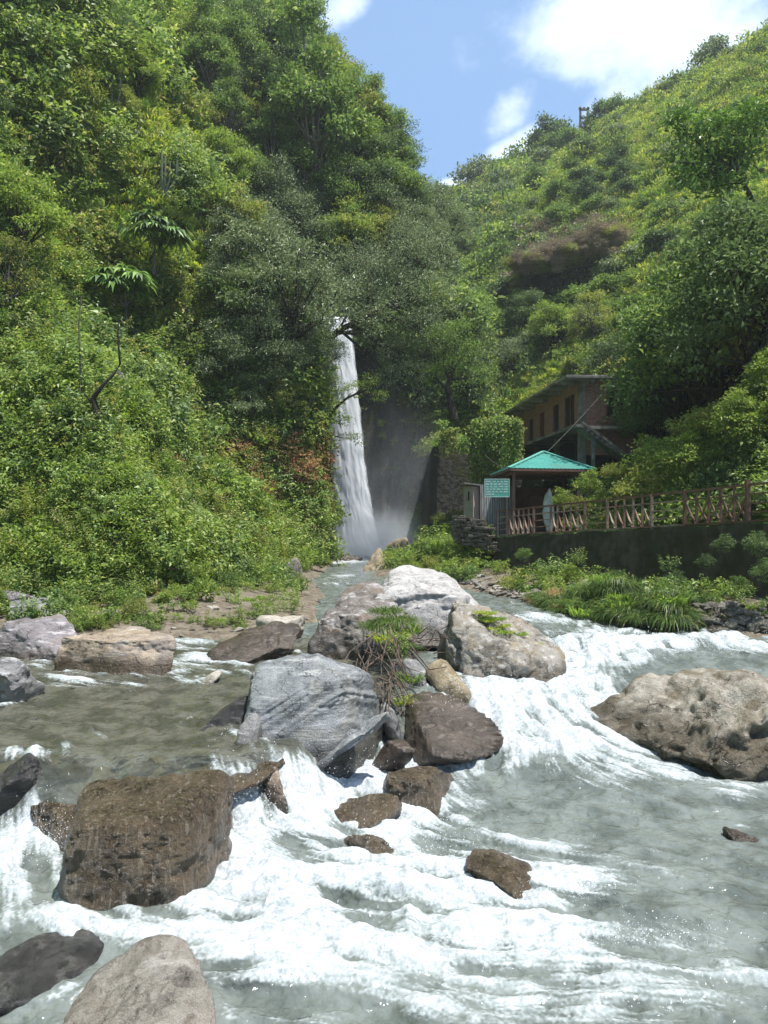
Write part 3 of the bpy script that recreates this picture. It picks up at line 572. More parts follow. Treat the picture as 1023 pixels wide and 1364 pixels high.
# --- in the rapids
boulder('half drowned brown rock in the white water left of the low wet block', 'brownwet', 484, 1047, 1086, 104, 8.75, .8, 39, 5, 0.3, 0.9, nrand=4, sharp=5, amp=.09, embed=2.0)
boulder('small brown rock breaking the foam in the centre', 'brownwet', 490, 1103, 1140, 84, 7.95, .6, 40, 5, 0.3, 0.9, nrand=4, sharp=6, amp=.08, embed=1.6)
boulder('submerged brown rock veiled by thin water right of centre', 'brownwet', 666, 1119, 1180, 100, 7.3, .8, 41, 5, 0.3, 0.7, nrand=3, sharp=5, amp=.08, embed=2.4)
boulder('long low brown rock just under the foam near the bottom', 'brownwet', 392, 1224, 1262, 120, 6.3, .5, 42, 5, 0.25, 0.5, nrand=6, sharp=7, amp=.05)
boulder('dark drowned rock in the bottom left corner', 'black_wet_and_shade', 50, 1247, 1335, 150, 5.95, 1.0, 43, 5, 0.3, 0.5, planes=[(0, 0, 1, .9)], nrand=3, sharp=4, amp=.03, embed=1.2)
boulder('pale wet boulder rising from the bottom edge of the picture', 'whitewet', 190, 1264, 1410, 226, 5.2, 1.5, 44, 6, 0.4, 0.6, planes=[(0, -.1, 1, .9), (-.6, -.2, .7, .9), (.6, -.2, .7, .92)], nrand=2, sharp=4, amp=.05, crack=.02, bias=1.25, embed=1.6)
boulder('small dark rock right of the pale bottom boulder', 'black_wet_and_shade', 328, 1278, 1322, 60, 5.9, .4, 45, 4, 0.2, 0.5, nrand=6, amp=.05)
boulder('brown rock under thin water at the bottom centre', 'brownwet', 600, 1338, 1362, 180, 5.5, .7, 46, 5, 0.25, 0.4, nrand=3, sharp=4, amp=.08, embed=4.5)
boulder('large pitted tan limestone boulder on the right of the rapids', 'lime', 946, 886, 1010, 300, 10.9, 2.6, 47, 6, 0.5, 0.9, planes=[(-.6, -.3, .72, .72), (.0, -.12, 1, .78), (.1, -1, .22, .82), (1, 0, .1, .9), (0, 1, 0, .9)], nrand=2, sharp=7, amp=.075, crack=.045, pits=120, embed=1.4)
boulder('small purple brown rock at the right edge of the smooth water', 'wedge', 1006, 1096, 1136, 76, 8.2, .6, 48, 5, 0.3, 0.6, nrand=6, sharp=7, amp=.04)
# --- upstream
boulder('upright tan rock on the bank below the waterfall cliff', 'river', 391, 742, 776, 34, 30.8, 1.3, 49, 4, 0.3, 0, nrand=6, amp=.06)
boulder('brown triangular rock in the stream below the waterfall', 'ochre', 498, 731, 766, 52, 36.5, 1.8, 50, 5, 0.4, 0.3, planes=[(-.7, -.3, .65, .5)], nrand=5, sharp=12, amp=.06)
boulder('brown rock at the foot of the bushy mound by the stream', 'ochre', 534, 716, 760, 46, 38.5, 2.0, 51, 5, 0.4, 0, nrand=6, sharp=12, amp=.06)
boulder('low rock shelf at the very foot of the waterfall', 'wedge', 462, 738, 752, 44, 44, 1.4, 52, 4, 0.3, 0, nrand=6, amp=.05)
def slopeboulder(label, mat, x, y, w, h, seed, **k):
    P, ok = ground_at([x], [y]); P = P[0]; s = P[1] / F; V, Fc = rock_mesh((w * s, w * s * .9, h * s * 1.5), seed, 5, **k)
    o = link('boulder', mesh_np('boulder', V, Fc, [R_[mat]]), None, (P[0], P[1] + .1, P[2] + h * s * .4)); tag(o, label, 'boulder'); o['waterline'] = -20.0; return o
slopeboulder('rounded lilac boulder half buried in the weeds of the left slope', 'lilac', 143, 521, 50, 34, 60, nrand=5, sharp=7, amp=.03)
slopeboulder('dark slab of rock jutting from the upper left slope', 'black_wet_and_shade', 340, 128, 58, 44, 61, planes=[UP, (0, -1, 0, .7)], nrand=6, sharp=14)
slopeboulder('small grey rock in the grass of the upper left slope', 'grey', 176, 187, 30, 16, 62, nrand=6)

# stones along the waterline and the stacked bank on the right: each its own object, a few shared shapes
STONE = []
for i in range(8):
    V, Fc = rock_mesh((1, .85 + .03 * i, .55 + .05 * (i % 3)), 200 + i, 4, nrand=9, sharp=12, amp=.05)
    STONE.append([mesh_np('stone', V, Fc, [R_[m_]]) for m_ in ('river', 'shade', 'cream', 'lilac')])
rs = np.random.default_rng(77)
def stone(p, s, mat, label, group):
    o = link('stone', STONE[rs.integers(8)][mat], None, p, (rs.uniform(-.3, .3), rs.uniform(-.3, .3), rs.uniform(0, 6.28)), (s, s * rs.uniform(.8, 1.1), s * rs.uniform(.7, 1.1)))
    o['waterline'] = -2.74; return tag(o, label, 'stone', group)
for i in range(95):      # stacked bank, right
    px_ = rs.uniform(895, 1060); row = rs.uniform(0, 1); py_ = 840 + (px_ - 900) * .06 - row * 42
    D_ = 18.6 - (px_ - 900) * .011 + row * 0.8
    p = px(px_, py_, D_); stone(p, rs.uniform(.22, .5) * (1.25 - .5 * row), 1 if rs.random() < .72 else (0 if rs.random() < .8 else 3), 'mossy stone coloured dark for shade, stacked in the low bank under the right wall', 'stones stacked in the right bank')
for i in range(95):      # rubble line left of the grass mound
    px_ = rs.uniform(612, 722); py_ = 772 + (px_ - 612) * .26 + rs.normal() * 4.5
    P_, ok = ground_at([px_], [py_])
    if ok[0] and P_[0][1] < 34: stone(P_[0] + (0, 0, .03), rs.uniform(.12, .42), 0 if rs.random() < .75 else 2, 'brown rubble stone on the waterline below the bushy mound', 'rubble stones along the far bank')
for i in range(85):      # on the gravel spit, left
    px_ = rs.uniform(180, 440); py_ = rs.uniform(772, 848)
    P_, ok = ground_at([px_], [py_])
    if ok[0] and P_[0][1] < 32: stone(P_[0] + (0, 0, .0), rs.uniform(.06, .26) ** 1.0, 0 if rs.random() < .6 else 2, 'small stone scattered on the brown gravel spit', 'stones scattered on the gravel spit')
for (px_, py_, s_, l_) in ((668, 764, .5, 'largest'), ):
    pass
for i in range(70):      # bed of the clear left pool
    px_ = rs.uniform(-30, 340); py_ = rs.uniform(895, 1005); q = onz(px_, py_, -2.8)
    zt_ = terrz(q[0], q[1]); stone((q[0], q[1], zt_ + .04), rs.uniform(.12, .5), 0 if rs.random() < .6 else 2, 'rounded stone lying under the clear water of the left pool', 'stones on the bed of the left pool')

# ------------------------------------------------------------------ build the river surface
wth = np.linspace(rad(-42), rad(42), 1250); wrr = np.concatenate([np.geomspace(3.6, 20, 900), np.geomspace(20, 56, 170)[1:]])
A_, B_ = np.meshgrid(wth, wrr); WX = (B_ * np.sin(A_)).ravel(); WY = (B_ * np.cos(A_)).ravel()
WZ, WF, WC = river(WX, WY)
nr, nt = A_.shape; i = np.arange(nr - 1)[:, None] * nt; j = np.arange(nt - 1)[None]
WQ = np.stack([i + j, i + nt + j, i + nt + j + 1, i + j + 1], -1).reshape(-1, 4)
tzc = terr(WX, WY); keep = (tzc < WZ + 0.12); WQ = WQ[keep[WQ].any(1)]
used = np.unique(WQ); rm = np.full(len(WX), -1); rm[used] = np.arange(len(used)); WQ = rm[WQ]
wdep = np.clip((WZ - tzc)[used], 0, 2)
t = NT('river_water'); P = t.pos(); fo = t.attr('foam'); cl = t.attr('clear'); ls = t.attr('streak')
n1 = t.noise(P, 9, 5, 0.65, 0.6); n2 = t.noise(P, 42, 4, 0.7); n0 = t.noise(P, 2.2, 4, 0.6)
vo = t.n('ShaderNodeTexVoronoi', {'Scale': 30.0}, feature='SMOOTH_F1'); t.L.new(t.n('ShaderNodeVectorMath', operation='ADD').outputs[0], vo.inputs['Vector'])
va = [x for x in t.N if x.type == 'VECT_MATH'][0]; t.L.new(P, va.inputs[0]); cc = t.n('ShaderNodeCombineXYZ', {0: t.math('MULTIPLY', n1, .12), 1: t.math('MULTIPLY', n0, .12), 2: 0.0}); t.L.new(cc.outputs[0], va.inputs[1])
web = t.ramp(vo.outputs['Distance'], 0.15, 0.75)
ff = t.math('ADD', fo, t.math('MULTIPLY', t.math('SUBTRACT', n1, 0.5), 0.70)); ff = t.math('ADD', ff, t.math('MULTIPLY', t.math('SUBTRACT', n2, 0.5), 0.7)); ff = t.math('ADD', ff, t.math('MULTIPLY', t.math('SUBTRACT', web, 0.5), 0.24)); ff = t.math('ADD', ff, t.math('MULTIPLY', ls, 0.075))
foam = t.ramp(ff, 0.24, 1.0, 0.0, 0.95, 'LINEAR')
foam = t.math('MULTIPLY', foam, t.ramp(fo, 0.02, 0.22))
mur = t.mix(t.ramp(n0, 0.35, 0.65), (0.085, 0.097, 0.085), (0.16, 0.178, 0.16)); mur = t.mix(cl, mur, t.mix(t.ramp(n0, 0.4, 0.6), (0.050, 0.050, 0.036), (0.10, 0.097, 0.074)))
aer = t.mix(t.math('MULTIPLY', t.ramp(t.math('ADD', fo, t.math('MULTIPLY', ls, .05)), 0.05, 0.55), 0.75), mur, (0.30, 0.335, 0.325))
hb = t.math('ADD', t.math('MULTIPLY', n1, 1.0), t.math('MULTIPLY', n2, 0.35)); nlow = t.noise(t.map(P, (1, 1.3, 1)), 3.2, 2, 0.5, 0.3); nmd = t.noise(P, 13, 2, 0.5, 0.2); nb = t.bump(nlow, 0.8, 0.12, t.bump(nmd, 0.7, 0.035))
nfo = t.bump(t.math('ADD', t.math('MULTIPLY', n1, 1.1), t.math('MULTIPLY', n2, 0.35)), 0.42, 0.05)
wat = t.principled(color=aer, rough=0.06, ior=1.33, spec=0.5, normal=nb)
trn = t.n('ShaderNodeBsdfTransparent', {'Color': (0.80, 0.80, 0.68, 1)}).outputs[0]
fr = t.n('ShaderNodeFresnel', {'IOR': 1.33}); t.L.new(nb, fr.inputs['Normal'])
tf = t.math('MULTIPLY', t.math('SUBTRACT', 1.0, fr.outputs[0]), t.math('MULTIPLY', cl, 0.62))
ms0 = t.n('ShaderNodeMixShader'); t.L.new(tf, ms0.inputs[0]); t.L.new(wat, ms0.inputs[1]); t.L.new(trn, ms0.inputs[2])
n4 = t.noise(P, 110, 3, 0.7); fcol = t.mix(t.ramp(t.math('ADD', t.math('ADD', t.math('MULTIPLY', n1, 0.6), t.math('MULTIPLY', n2, 0.4)), t.math('MULTIPLY', ls, 0.012)), 0.36, 0.6), (0.36, 0.40, 0.415), (0.72, 0.74, 0.745))
fsh = t.principled(color=fcol, rough=0.55, spec=0.4, normal=nfo)
ftr = t.n('ShaderNodeBsdfTranslucent', {'Color': (0.85, 0.9, 0.92, 1)}).outputs[0]
fm = t.n('ShaderNodeMixShader', {0: 0.25}); t.L.new(fsh, fm.inputs[1]); t.L.new(ftr, fm.inputs[2])
ms1 = t.n('ShaderNodeMixShader'); t.L.new(foam, ms1.inputs[0]); t.L.new(ms0.outputs[0], ms1.inputs[1]); t.L.new(fm.outputs[0], ms1.inputs[2])
M['water'] = t.done(ms1.outputs[0])
strk = np.where((WX > gx[0]) & (WX < gx[-1]) & (WY > gy[0]) & (WY < gy[-1]), gsamp(lic, WX, WY), 0)
rv = link('river', mesh_np('river', np.stack([WX, WY, WZ], 1)[used], WQ, [M['water']], {'foam': WF[used], 'clear': WC[used], 'streak': np.clip(strk[used], -2.5, 2.5)}))
tag(rv, 'grey green mountain river breaking into white rapids between boulders', 'river', kind='structure')

# ------------------------------------------------------------------ waterfall
t = NT('falling_water'); uvx = t.attr('u'); uvy = t.attr('v'); dn = t.attr('edge')
vec = t.n('ShaderNodeCombineXYZ', {0: t.math('MULTIPLY', uvx, 9.0), 1: t.math('MULTIPLY', uvy, 2.2), 2: t.attr('layer')}).outputs[0]
s1 = t.noise(vec, 1.3, 7, 0.7, 0.5); s2 = t.noise(t.map(vec, (1, 2.2, 1)), 6.0, 6, 0.75)
al = t.ramp(t.math('ADD', t.math('MULTIPLY', dn, 1.75), t.math('ADD', t.math('MULTIPLY', t.math('SUBTRACT', s1, .5), 1.6), t.math('MULTIPLY', t.math('SUBTRACT', s2, .5), .9))), 0.25, 0.75)
col = t.mix(t.ramp(s2, 0.3, 0.65), (0.86, 0.88, 0.90), (0.95, 0.96, 0.965))
df = t.n('ShaderNodeBsdfDiffuse', {'Color': col}).outputs[0]; tl = t.n('ShaderNodeBsdfTranslucent', {'Color': col}).outputs[0]
m1 = t.n('ShaderNodeMixShader', {0: 0.36}); t.L.new(df, m1.inputs[1]); t.L.new(tl, m1.inputs[2])
m2 = t.n('ShaderNodeMixShader'); t.L.new(al, m2.inputs[0]); t.L.new(t.n('ShaderNodeBsdfTransparent').outputs[0], m2.inputs[1]); t.L.new(m1.outputs[0], m2.inputs[2])
M['fall'] = t.done(m2.outputs[0])
VV, QQ, UU, VV2, EE, LL = [], [], [], [], [], []; n0_ = 0
for L_ in range(4):
    nu, nv = 60, 260; U_, V_ = np.meshgrid(np.linspace(-1, 1, nu), np.linspace(0, 1, nv))
    zz = 13.0 - V_ * 15.9; cyp = 682 - zz * F / 51.5
    cx = np.interp(cyp, [400, 440, 550, 640, 700, 740], [436, 446, 458, 466, 474, 480]); ww = np.interp(cyp, [400, 440, 550, 640, 700, 740], [26, 24, 23, 25, 28, 36])
    xx = (cx - 511.5) / F * 51 + U_ * ww / F * 51 * (1 + .05 * L_) + .10 * vnoise(U_ * 3, V_ * 20, U_ * 0 + L_, seed=3)
    yv = 51.9 - 1.5 * np.sqrt(V_) - .25 * L_ + .35 * (U_ ** 2) + .07 * fbm(U_ * 6, V_ * 14, U_ * 0 + L_ * 3, oct=3, seed=4)
    VV.append(np.stack([xx, yv, zz], -1).reshape(-1, 3)); i = np.arange(nv - 1)[:, None] * nu; j = np.arange(nu - 1)[None]
    QQ.append(np.stack([i + j, i + nu + j, i + nu + j + 1, i + j + 1], -1).reshape(-1, 4) + n0_); n0_ += nu * nv
    UU.append(U_.ravel() * 2); VV2.append(V_.ravel() * 5); LL.append(np.full(U_.size, L_ * 7.3)); EE.append((1.02 - np.abs(U_) ** 2.6 * 1.1 - .08 * L_).ravel())
wf = link('waterfall', mesh_np('waterfall', np.concatenate(VV), np.concatenate(QQ), [M['fall']], {'u': np.concatenate(UU), 'v': np.concatenate(VV2), 'edge': np.concatenate(EE), 'layer': np.concatenate(LL)}))
tag(wf, 'tall narrow white waterfall dropping down a shaded cliff', 'waterfall', kind='structure')

# mist at the foot of the fall
def mist(c, r, dens, label, seed):
    V, Fc = ico(3); t = NT('mist'); o = t.obj()
    ln = t.n('ShaderNodeVectorMath', operation='LENGTH'); t.L.new(o, ln.inputs[0])
    f = t.ramp(ln.outputs['Value'], 0.15, 0.97, 1.0, 0.0)
    nn_ = t.ramp(t.noise(t.map(o, (1, 1, 1), (0, 0, 0), (seed, 0, 0)), 2.2, 4, 0.6), 0.32, 0.68, 0.12, 1.0)
    d = t.math('MULTIPLY', t.math('MULTIPLY', f, f), t.math('MULTIPLY', nn_, dens))
    pv_ = t.n('ShaderNodeVolumePrincipled', {'Color': (0.93, 0.96, 1.0, 1), 'Density': d, 'Anisotropy': 0.3}); t.L.new(pv_.outputs[0], t.out.inputs['Volume'])
    o_ = link('mist', mesh_np('mist', V, Fc, [t.m]), None, c, None, r); tag(o_, label, 'mist', kind='stuff')
mist((-0.5, 47.8, -2.2), (5.0, 3.4, 4.0), 1.5, 'dense white spray at the foot of the waterfall', 0)
mist((0.6, 47.5, 1.5), (6.5, 6.5, 8.5), 0.06, 'thin mist hanging in the gorge beside the waterfall', 5)
# droplets thrown up where the water breaks
dv, dq = [], []; V0, F0 = ico(1); nd = 0
rs2 = np.random.default_rng(5); dn_ = []
for (cx, cy, sx, sy, n_, hgt) in ((330, 1080, 55, 45, 1500, .55), (60, 1130, 60, 30, 500, .4), (430, 1040, 70, 25, 700, .4), (800, 868, 80, 10, 700, .35), (930, 870, 80, 10, 400, .3), (560, 1130, 90, 30, 350, .25), (745, 1190, 70, 15, 350, .2), (860, 1250, 90, 15, 200, .15), (640, 930, 60, 20, 350, .25)):
    for _ in range(n_):
        q = pxz((cx + rs2.normal() * sx * .6, cy + rs2.normal() * sy * .6)); q[2] += abs(rs2.normal()) * hgt * .45 + .02; dn_.append((*q, rs2.uniform(.0015, .0045) * (q[1] / 8) ** .6))
dn_ = np.array(dn_); V = (V0[None] * dn_[:, 3][:, None, None] * np.array([1, 1, 1.5]) + dn_[:, None, :3]).reshape(-1, 3); Q = (F0[None] + (np.arange(len(dn_)) * len(V0))[:, None, None]).reshape(-1, 3)
t = NT('droplets'); M['drop'] = t.done(t.principled(color=(0.9, 0.93, 0.95), rough=0.12, spec=0.8))
tag(link('spray_droplets', mesh_np('spray_droplets', V, Q, [M['drop']])), 'bright water droplets thrown up by the cascades', 'spray', kind='stuff')
# ------------------------------------------------------------------ built things
def simplemat(name, a, b=None, sc=6, rough=0.8, spec=0.3, bump=0.3, mapscale=(1, 1, 1), metal=0.0, stain=None, bd=0.01):
    t = NT(name); o = t.map(t.obj(), mapscale); n = t.noise(o, sc, 6, 0.65); n2 = t.noise(o, sc * 0.2, 4, 0.6)
    c = t.mix(t.ramp(n, 0.3, 0.7), a, b or tuple(x * 1.5 for x in a))
    if stain: c = t.mix(t.math('MULTIPLY', t.ramp(n2, 0.42, 0.62), 0.8), c, stain)
    return t.done(t.principled(color=c, rough=rough, spec=spec, metal=metal, normal=t.bump(n, bump, bd)))
M['redpaint'] = simplemat('red_brown_paint', (0.105, 0.055, 0.04), (0.185, 0.10, 0.075), 9, 0.6, 0.4, stain=(0.10, 0.05, 0.035))
M['palepaint'] = simplemat('worn_pale_rail', (0.22, 0.155, 0.11), (0.38, 0.29, 0.225), 12, 0.6, 0.4, stain=(0.17, 0.07, 0.05))
M['oldwall'] = simplemat('mossy_masonry', (0.035, 0.03, 0.022), (0.085, 0.075, 0.055), 3.5, 0.95, 0.15, 0.9, (1, 1, 0.6), stain=(0.03, 0.035, 0.014), bd=0.05)
M['concrete'] = simplemat('raw_concrete', (0.17, 0.16, 0.145), (0.32, 0.30, 0.27), 4, 0.9, 0.2, 0.5, stain=(0.08, 0.075, 0.06))
M['steel'] = simplemat('dull_steel', (0.05, 0.05, 0.05), (0.10, 0.09, 0.085), 12, 0.5, 0.5)
M['green_sheet'] = simplemat('green_roof_sheet', (0.03, 0.19, 0.145), (0.045, 0.25, 0.195), 1.2, 0.38, 0.5, 0.15, stain=(0.07, 0.16, 0.13))
M['green_trim'] = simplemat('green_ridge_trim', (0.10, 0.33, 0.27), (0.14, 0.40, 0.33), 1.2, 0.4, 0.5, 0.1)
M['grey_sheet'] = simplemat('grey_wall_sheet', (0.24, 0.225, 0.22), (0.34, 0.32, 0.31), 2.5, 0.6, 0.4, 0.2, stain=(0.2, 0.17, 0.15))
M['pinkwall'] = simplemat('pink_plaster', (0.36, 0.25, 0.21), (0.48, 0.35, 0.30), 6, 0.9, 0.2)
M['redwall'] = simplemat('red_brown_boards', (0.16, 0.06, 0.045), (0.23, 0.095, 0.07), 3, 0.8, 0.2)
M['darkin'] = simplemat('dark_interior', (0.012, 0.011, 0.010), (0.03, 0.027, 0.023), 3, 0.9, 0.2)  # near-black colour stands in for the shade of unlit rooms
M['glass'] = simplemat('dark_glass', (0.01, 0.012, 0.014), (0.02, 0.022, 0.025), 2, 0.12, 0.5, 0.02)
M['bluewhite'] = simplemat('blue_white_plastic', (0.45, 0.52, 0.65), (0.62, 0.66, 0.74), 5, 0.5, 0.4)
t = NT('red_brick'); o = t.obj(); br = t.n('ShaderNodeTexBrick', {'Scale': 1.0, 'Mortar Size': 0.012, 'Brick Width': 0.23, 'Row Height': 0.085, 'Bias': 0.0, 'Color1': (0.33, 0.13, 0.105, 1), 'Color2': (0.44, 0.21, 0.175, 1), 'Mortar': (0.20, 0.17, 0.145, 1)})
sx = t.n('ShaderNodeSeparateXYZ'); t.L.new(o, sx.inputs[0]); cb = t.n('ShaderNodeCombineXYZ', {0: t.math('ADD', sx.outputs[0], sx.outputs[1]), 1: sx.outputs[2], 2: 0.0}); t.L.new(cb.outputs[0], br.inputs['Vector'])
nn1 = t.noise(o, 1.3, 6, 0.65); c = t.mix(t.ramp(nn1, 0.52, 0.72), br.outputs['Color'], (0.22, 0.165, 0.15)); c = t.mix(t.math('MULTIPLY', t.ramp(t.noise(o, 9, 4), .4, .7), .4), c, (0.10, 0.06, 0.045))
M['brick'] = t.done(t.principled(color=c, rough=0.92, spec=0.15, normal=t.bump(br.outputs['Fac'], -0.5, 0.01)))

# retaining wall: a long thick course following the path edge
wp = np.array([9.94, 21.0]) ; nrm = np.array([-WD[1], WD[0]]); nrm = nrm if nrm[0] < 0 else -nrm     # towards the river
def wallpt(s, off=0.0): return wp + WD * s + nrm * off
ss = np.linspace(-19, 12.0, 240); hs = np.linspace(0, 1, 26); V = []
for s in ss:
    p = wallpt(s); zt_ = zpath(p[1]) - 0.02; zb_ = -3.1
    for h in hs: V.append((s, 0.10 + 0.34 * (1 - h), zb_ + (zt_ - zb_) * h))
    V.append((s, -0.32, zt_)); V.append((s, -0.32, zb_))
V = np.array(V); nh = len(hs) + 2
bulge = 0.09 * fbm(V[:, 0] / 1.2, V[:, 2] / .6, oct=4, seed=88) + .04 * vnoise(V[:, 0] * 3.2, V[:, 2] * 5, seed=4); V[:, 1] += np.where(V[:, 1] > 0, bulge, 0); V[:, 2] += np.where(np.abs(V[:, 2] - (-3.1)) > .2, .04 * vnoise(V[:, 0] * 2, V[:, 1], seed=9), 0)
PW = np.stack([wp[0] + WD[0] * V[:, 0] + nrm[0] * V[:, 1], wp[1] + WD[1] * V[:, 0] + nrm[1] * V[:, 1], V[:, 2]], 1)
i = np.arange(len(ss) - 1)[:, None] * nh; j = np.arange(nh)[None]; j2 = (j + 1) % nh
Qw = np.stack([i + j, i + j2, i + nh + j2, i + nh + j], -1).reshape(-1, 4)
caps = np.array([[0, 5, 10, nh - 1], [10, 18, 25, nh - 1]]); caps = np.concatenate([caps, caps[:, ::-1] + (len(ss) - 1) * nh])
tag(link('retaining_wall', mesh_np('retaining_wall', PW, [Qw, caps], [M['oldwall']], smooth_=False)), 'dark mossy stone retaining wall between the footpath and the river', 'retaining wall')
# path surface behind the wall
ss2 = np.linspace(-19, 11.6, 60); V = []
for s in ss2:
    for w in (-0.30, -1.2, -2.0): p = wallpt(s, w); V.append((p[0], p[1], zpath(p[1]) + 0.03))
i = np.arange(59)[:, None] * 3; j = np.arange(2)[None]
tag(link('footpath', mesh_np('footpath', np.array(V), np.stack([i + j, i + j + 1, i + 3 + j + 1, i + 3 + j], -1).reshape(-1, 4), [simplemat('worn_path', (0.16, 0.14, 0.11), (0.26, 0.23, 0.19), 3)])), kind='structure')

# fence along the wall top
fence = empty('riverside_fence', (*wallpt(0, -0.12), zpath(wallpt(0)[1]))); tag(fence, 'long red brown metal railing with slanted bar panels along the footpath', 'fence')
def fz(s): return zpath(wallpt(s)[1])
def FP(s, h, off=-0.12): p = wallpt(s, off); return np.array([p[0], p[1], fz(s) + h]) - np.array(fence.location)
def s_at_px(x):   # position along the wall seen at a photo column
    xr = (x - 511.5) / F; q = wallpt(0, -0.12); return (xr * q[1] - q[0]) / (WD[0] - xr * WD[1])
cols = [662, 678, 711, 734, 779, 809, 868, 912, 996]; S = [s_at_px(x) for x in cols]
sp_ = S[-1]; extra = [sp_ - 2.6, sp_ - 4.6, sp_ - 7.2, sp_ - 9.8, sp_ - 12.4]; posts = S + extra
for k, s in enumerate(posts):
    b = MB(); hh = 1.10 if k != 8 else 1.2; b.bar(FP(s, -0.05), FP(s, hh), 0.085 if k != 8 else .11); b.build('post', M['redpaint'] if k >= 7 or k in (1, 0) else M['palepaint'], fence)
for n_, (h, w) in enumerate(((1.06, .075), (0.80, .05), (0.55, .045), (0.30, .045), (0.06, .07))):
    for k in range(len(posts) - 1):
        a_, b_ = posts[k], posts[k + 1]
        panel = k in (1, 3, 5, 7)
        if panel and h in (0.55, 0.30): continue
        b = MB(); b.bar(FP(a_, h), FP(b_, h), w, w * .8); b.build('rail', M['redpaint'] if (h > 1 or k > 6) else M['palepaint'], fence)
for k in (1, 3, 5, 7):
    a_, b_ = posts[k], posts[k + 1]; nb_ = 5
    for q in range(nb_):
        s0 = a_ + (b_ - a_) * q / nb_; s1 = a_ + (b_ - a_) * (q + 1) / nb_
        mm = M['palepaint'] if k != 7 else M['redpaint']
        if q:
            b = MB(); b.bar(FP(s0, 0.06), FP(s0, 1.04), .06, .04); b.build('bar', mm, fence)
        b = MB(); b.bar(FP(s0, 0.80, -.09), FP(s1, 0.08, -.09), .075, .025); b.build('slanted_bar', mm, fence)
        if k == 7 and q:
            b = MB(); b.bar(FP(s0, 0.08, -.15), FP(s1, 0.80, -.15), .055, .025); b.build('slanted_bar', mm, fence)

# notice board on its posts
D_ = 30.8; sg = empty('notice_board', px(661.5, 712, D_)); tag(sg, 'small green notice board with six rows of white writing at the path end', 'sign')
def SG(x, y, d=0.0): return px(x, y, D_ + d) - np.array(sg.location)
b = MB(); c0 = (SG(646, 638.5) + SG(678, 661.5)) / 2; b.box(c0, (32 / F * D_, .03, 23 / F * D_)); bd = b.build('board', simplemat('sign_green', (0.10, 0.36, 0.27), (0.13, 0.42, 0.33), 3, .5), sg, bevel=.004)
b = MB(); x0, x1, z0, z1 = c0[0] - .49, c0[0] + .49, c0[2] - .355, c0[2] + .355
for p, q in (((x0, z0), (x1, z0)), ((x0, z1), (x1, z1)), ((x0, z0), (x0, z1)), ((x1, z0), (x1, z1))): b.bar((p[0], -.012 + c0[1], p[1]), (q[0], -.012 + c0[1], q[1]), .025, .03)
b.build('frame', simplemat('sign_frame', (0.36, 0.5, 0.44), (0.45, 0.58, 0.52), 3, .5), sg)
# writing: words hung from a head stroke, six rows, the last one short and faded
b = MB(); rt = random.Random(4); yb_ = c0[1] - .020
rows = [[.20, .13, .07, .08, .16], [.13, .09, .13, .13, .05, .15], [.10, .07, .12, .16, .13], [.12, .08, .12, .14, .06, .16], [.20, .05, .10, .09, .17], [.20, .09]]
for ri, words_ in enumerate(rows):
    zt_ = z1 - .085 - ri * .102; x_ = x0 + .05; gap = (0.88 - sum(words_)) / max(1, len(words_) - 1) if len(words_) > 2 else .03
    for w_ in words_:
        b.box((x_ + w_ / 2, yb_, zt_), (w_, .004, .013)); cx_ = x_ + .012
        while cx_ < x_ + w_ - .01:
            hh = rt.uniform(.032, .05); b.box((cx_, yb_, zt_ - hh / 2), (.011, .004, hh))
            k_ = rt.random()
            if k_ < .6: b.box((cx_ + .012, yb_, zt_ - hh * rt.uniform(.4, .9)), (.02, .0045, .010))
            elif k_ < .8: b.box((cx_ + .010, yb_, zt_ - hh), (.018, .0045, .011))
            if rt.random() < .2: b.box((cx_, yb_, zt_ + .018), (.016, .0042, .008))
            cx_ += rt.uniform(.026, .036)
        x_ += w_ + gap
b.build('lettering', simplemat('sign_white', (0.75, 0.8, 0.76), (0.8, 0.84, 0.8), 3, .6), bd, loc=(0, 0, 0))
for xx in (663, 675):
    b = MB(); b.bar(SG(xx, 716, .08), SG(xx, 660, .08), .06 if xx == 663 else .045); b.build('post', M['steel'], sg)
b = MB(); b.bar(SG(663, 672, .08), SG(656, 662, .06), .025); b.bar(SG(663, 672, .08), SG(670, 662, .06), .025); b.build('bracket', M['steel'], sg)

# pavilion with hipped green roof
hut = empty('pavilion', (7.2, 35.7, -1.0)); tag(hut, 'open pavilion with a hipped green sheet roof on red brown posts', 'pavilion'); HO = np.array([7.2, 35.7, -1.0])
FLc, FRc, BRc, BLc = np.array([5.2, 32, 1.80]), np.array([9.1, 33.0, 1.80]), np.array([9.3, 39.3, 1.8]), np.array([5.35, 38.6, 1.8]); AP = np.array([7.32, 35.3, 2.72])
def roofface(A, B, C, nu=140, nv=60):
    U_, V_ = np.meshgrid(np.linspace(0, 1, nu), np.linspace(0, 1, nv)); E = A + (B - A) * U_[..., None]; P_ = E * (1 - V_[..., None]) + C * V_[..., None]
    n = np.cross(B - A, C - A); n /= np.linalg.norm(n); n = n if n[2] > 0 else -n
    e = (B - A) / np.linalg.norm(B - A); a = (P_ - A) @ e; dn_ = ((P_ - A) - a[..., None] * e); dist = np.linalg.norm(dn_, axis=-1)
    hgt = .022 * np.abs(np.sin(a * math.pi / .19)) + .028 * (1 - (dist / .33) % 1.0)
    P_ = P_ + n * hgt[..., None]; i = np.arange(nv - 1)[:, None] * nu; j = np.arange(nu - 1)[None]
    return (P_ - HO).reshape(-1, 3), np.stack([i + j, i + j + 1, i + nu + j + 1, i + nu + j], -1).reshape(-1, 4)
b = MB()
for A_c, B_c in ((FLc, FRc), (FRc, BRc), (BRc, BLc), (BLc, FLc)): b.add(*roofface(A_c, B_c, AP))
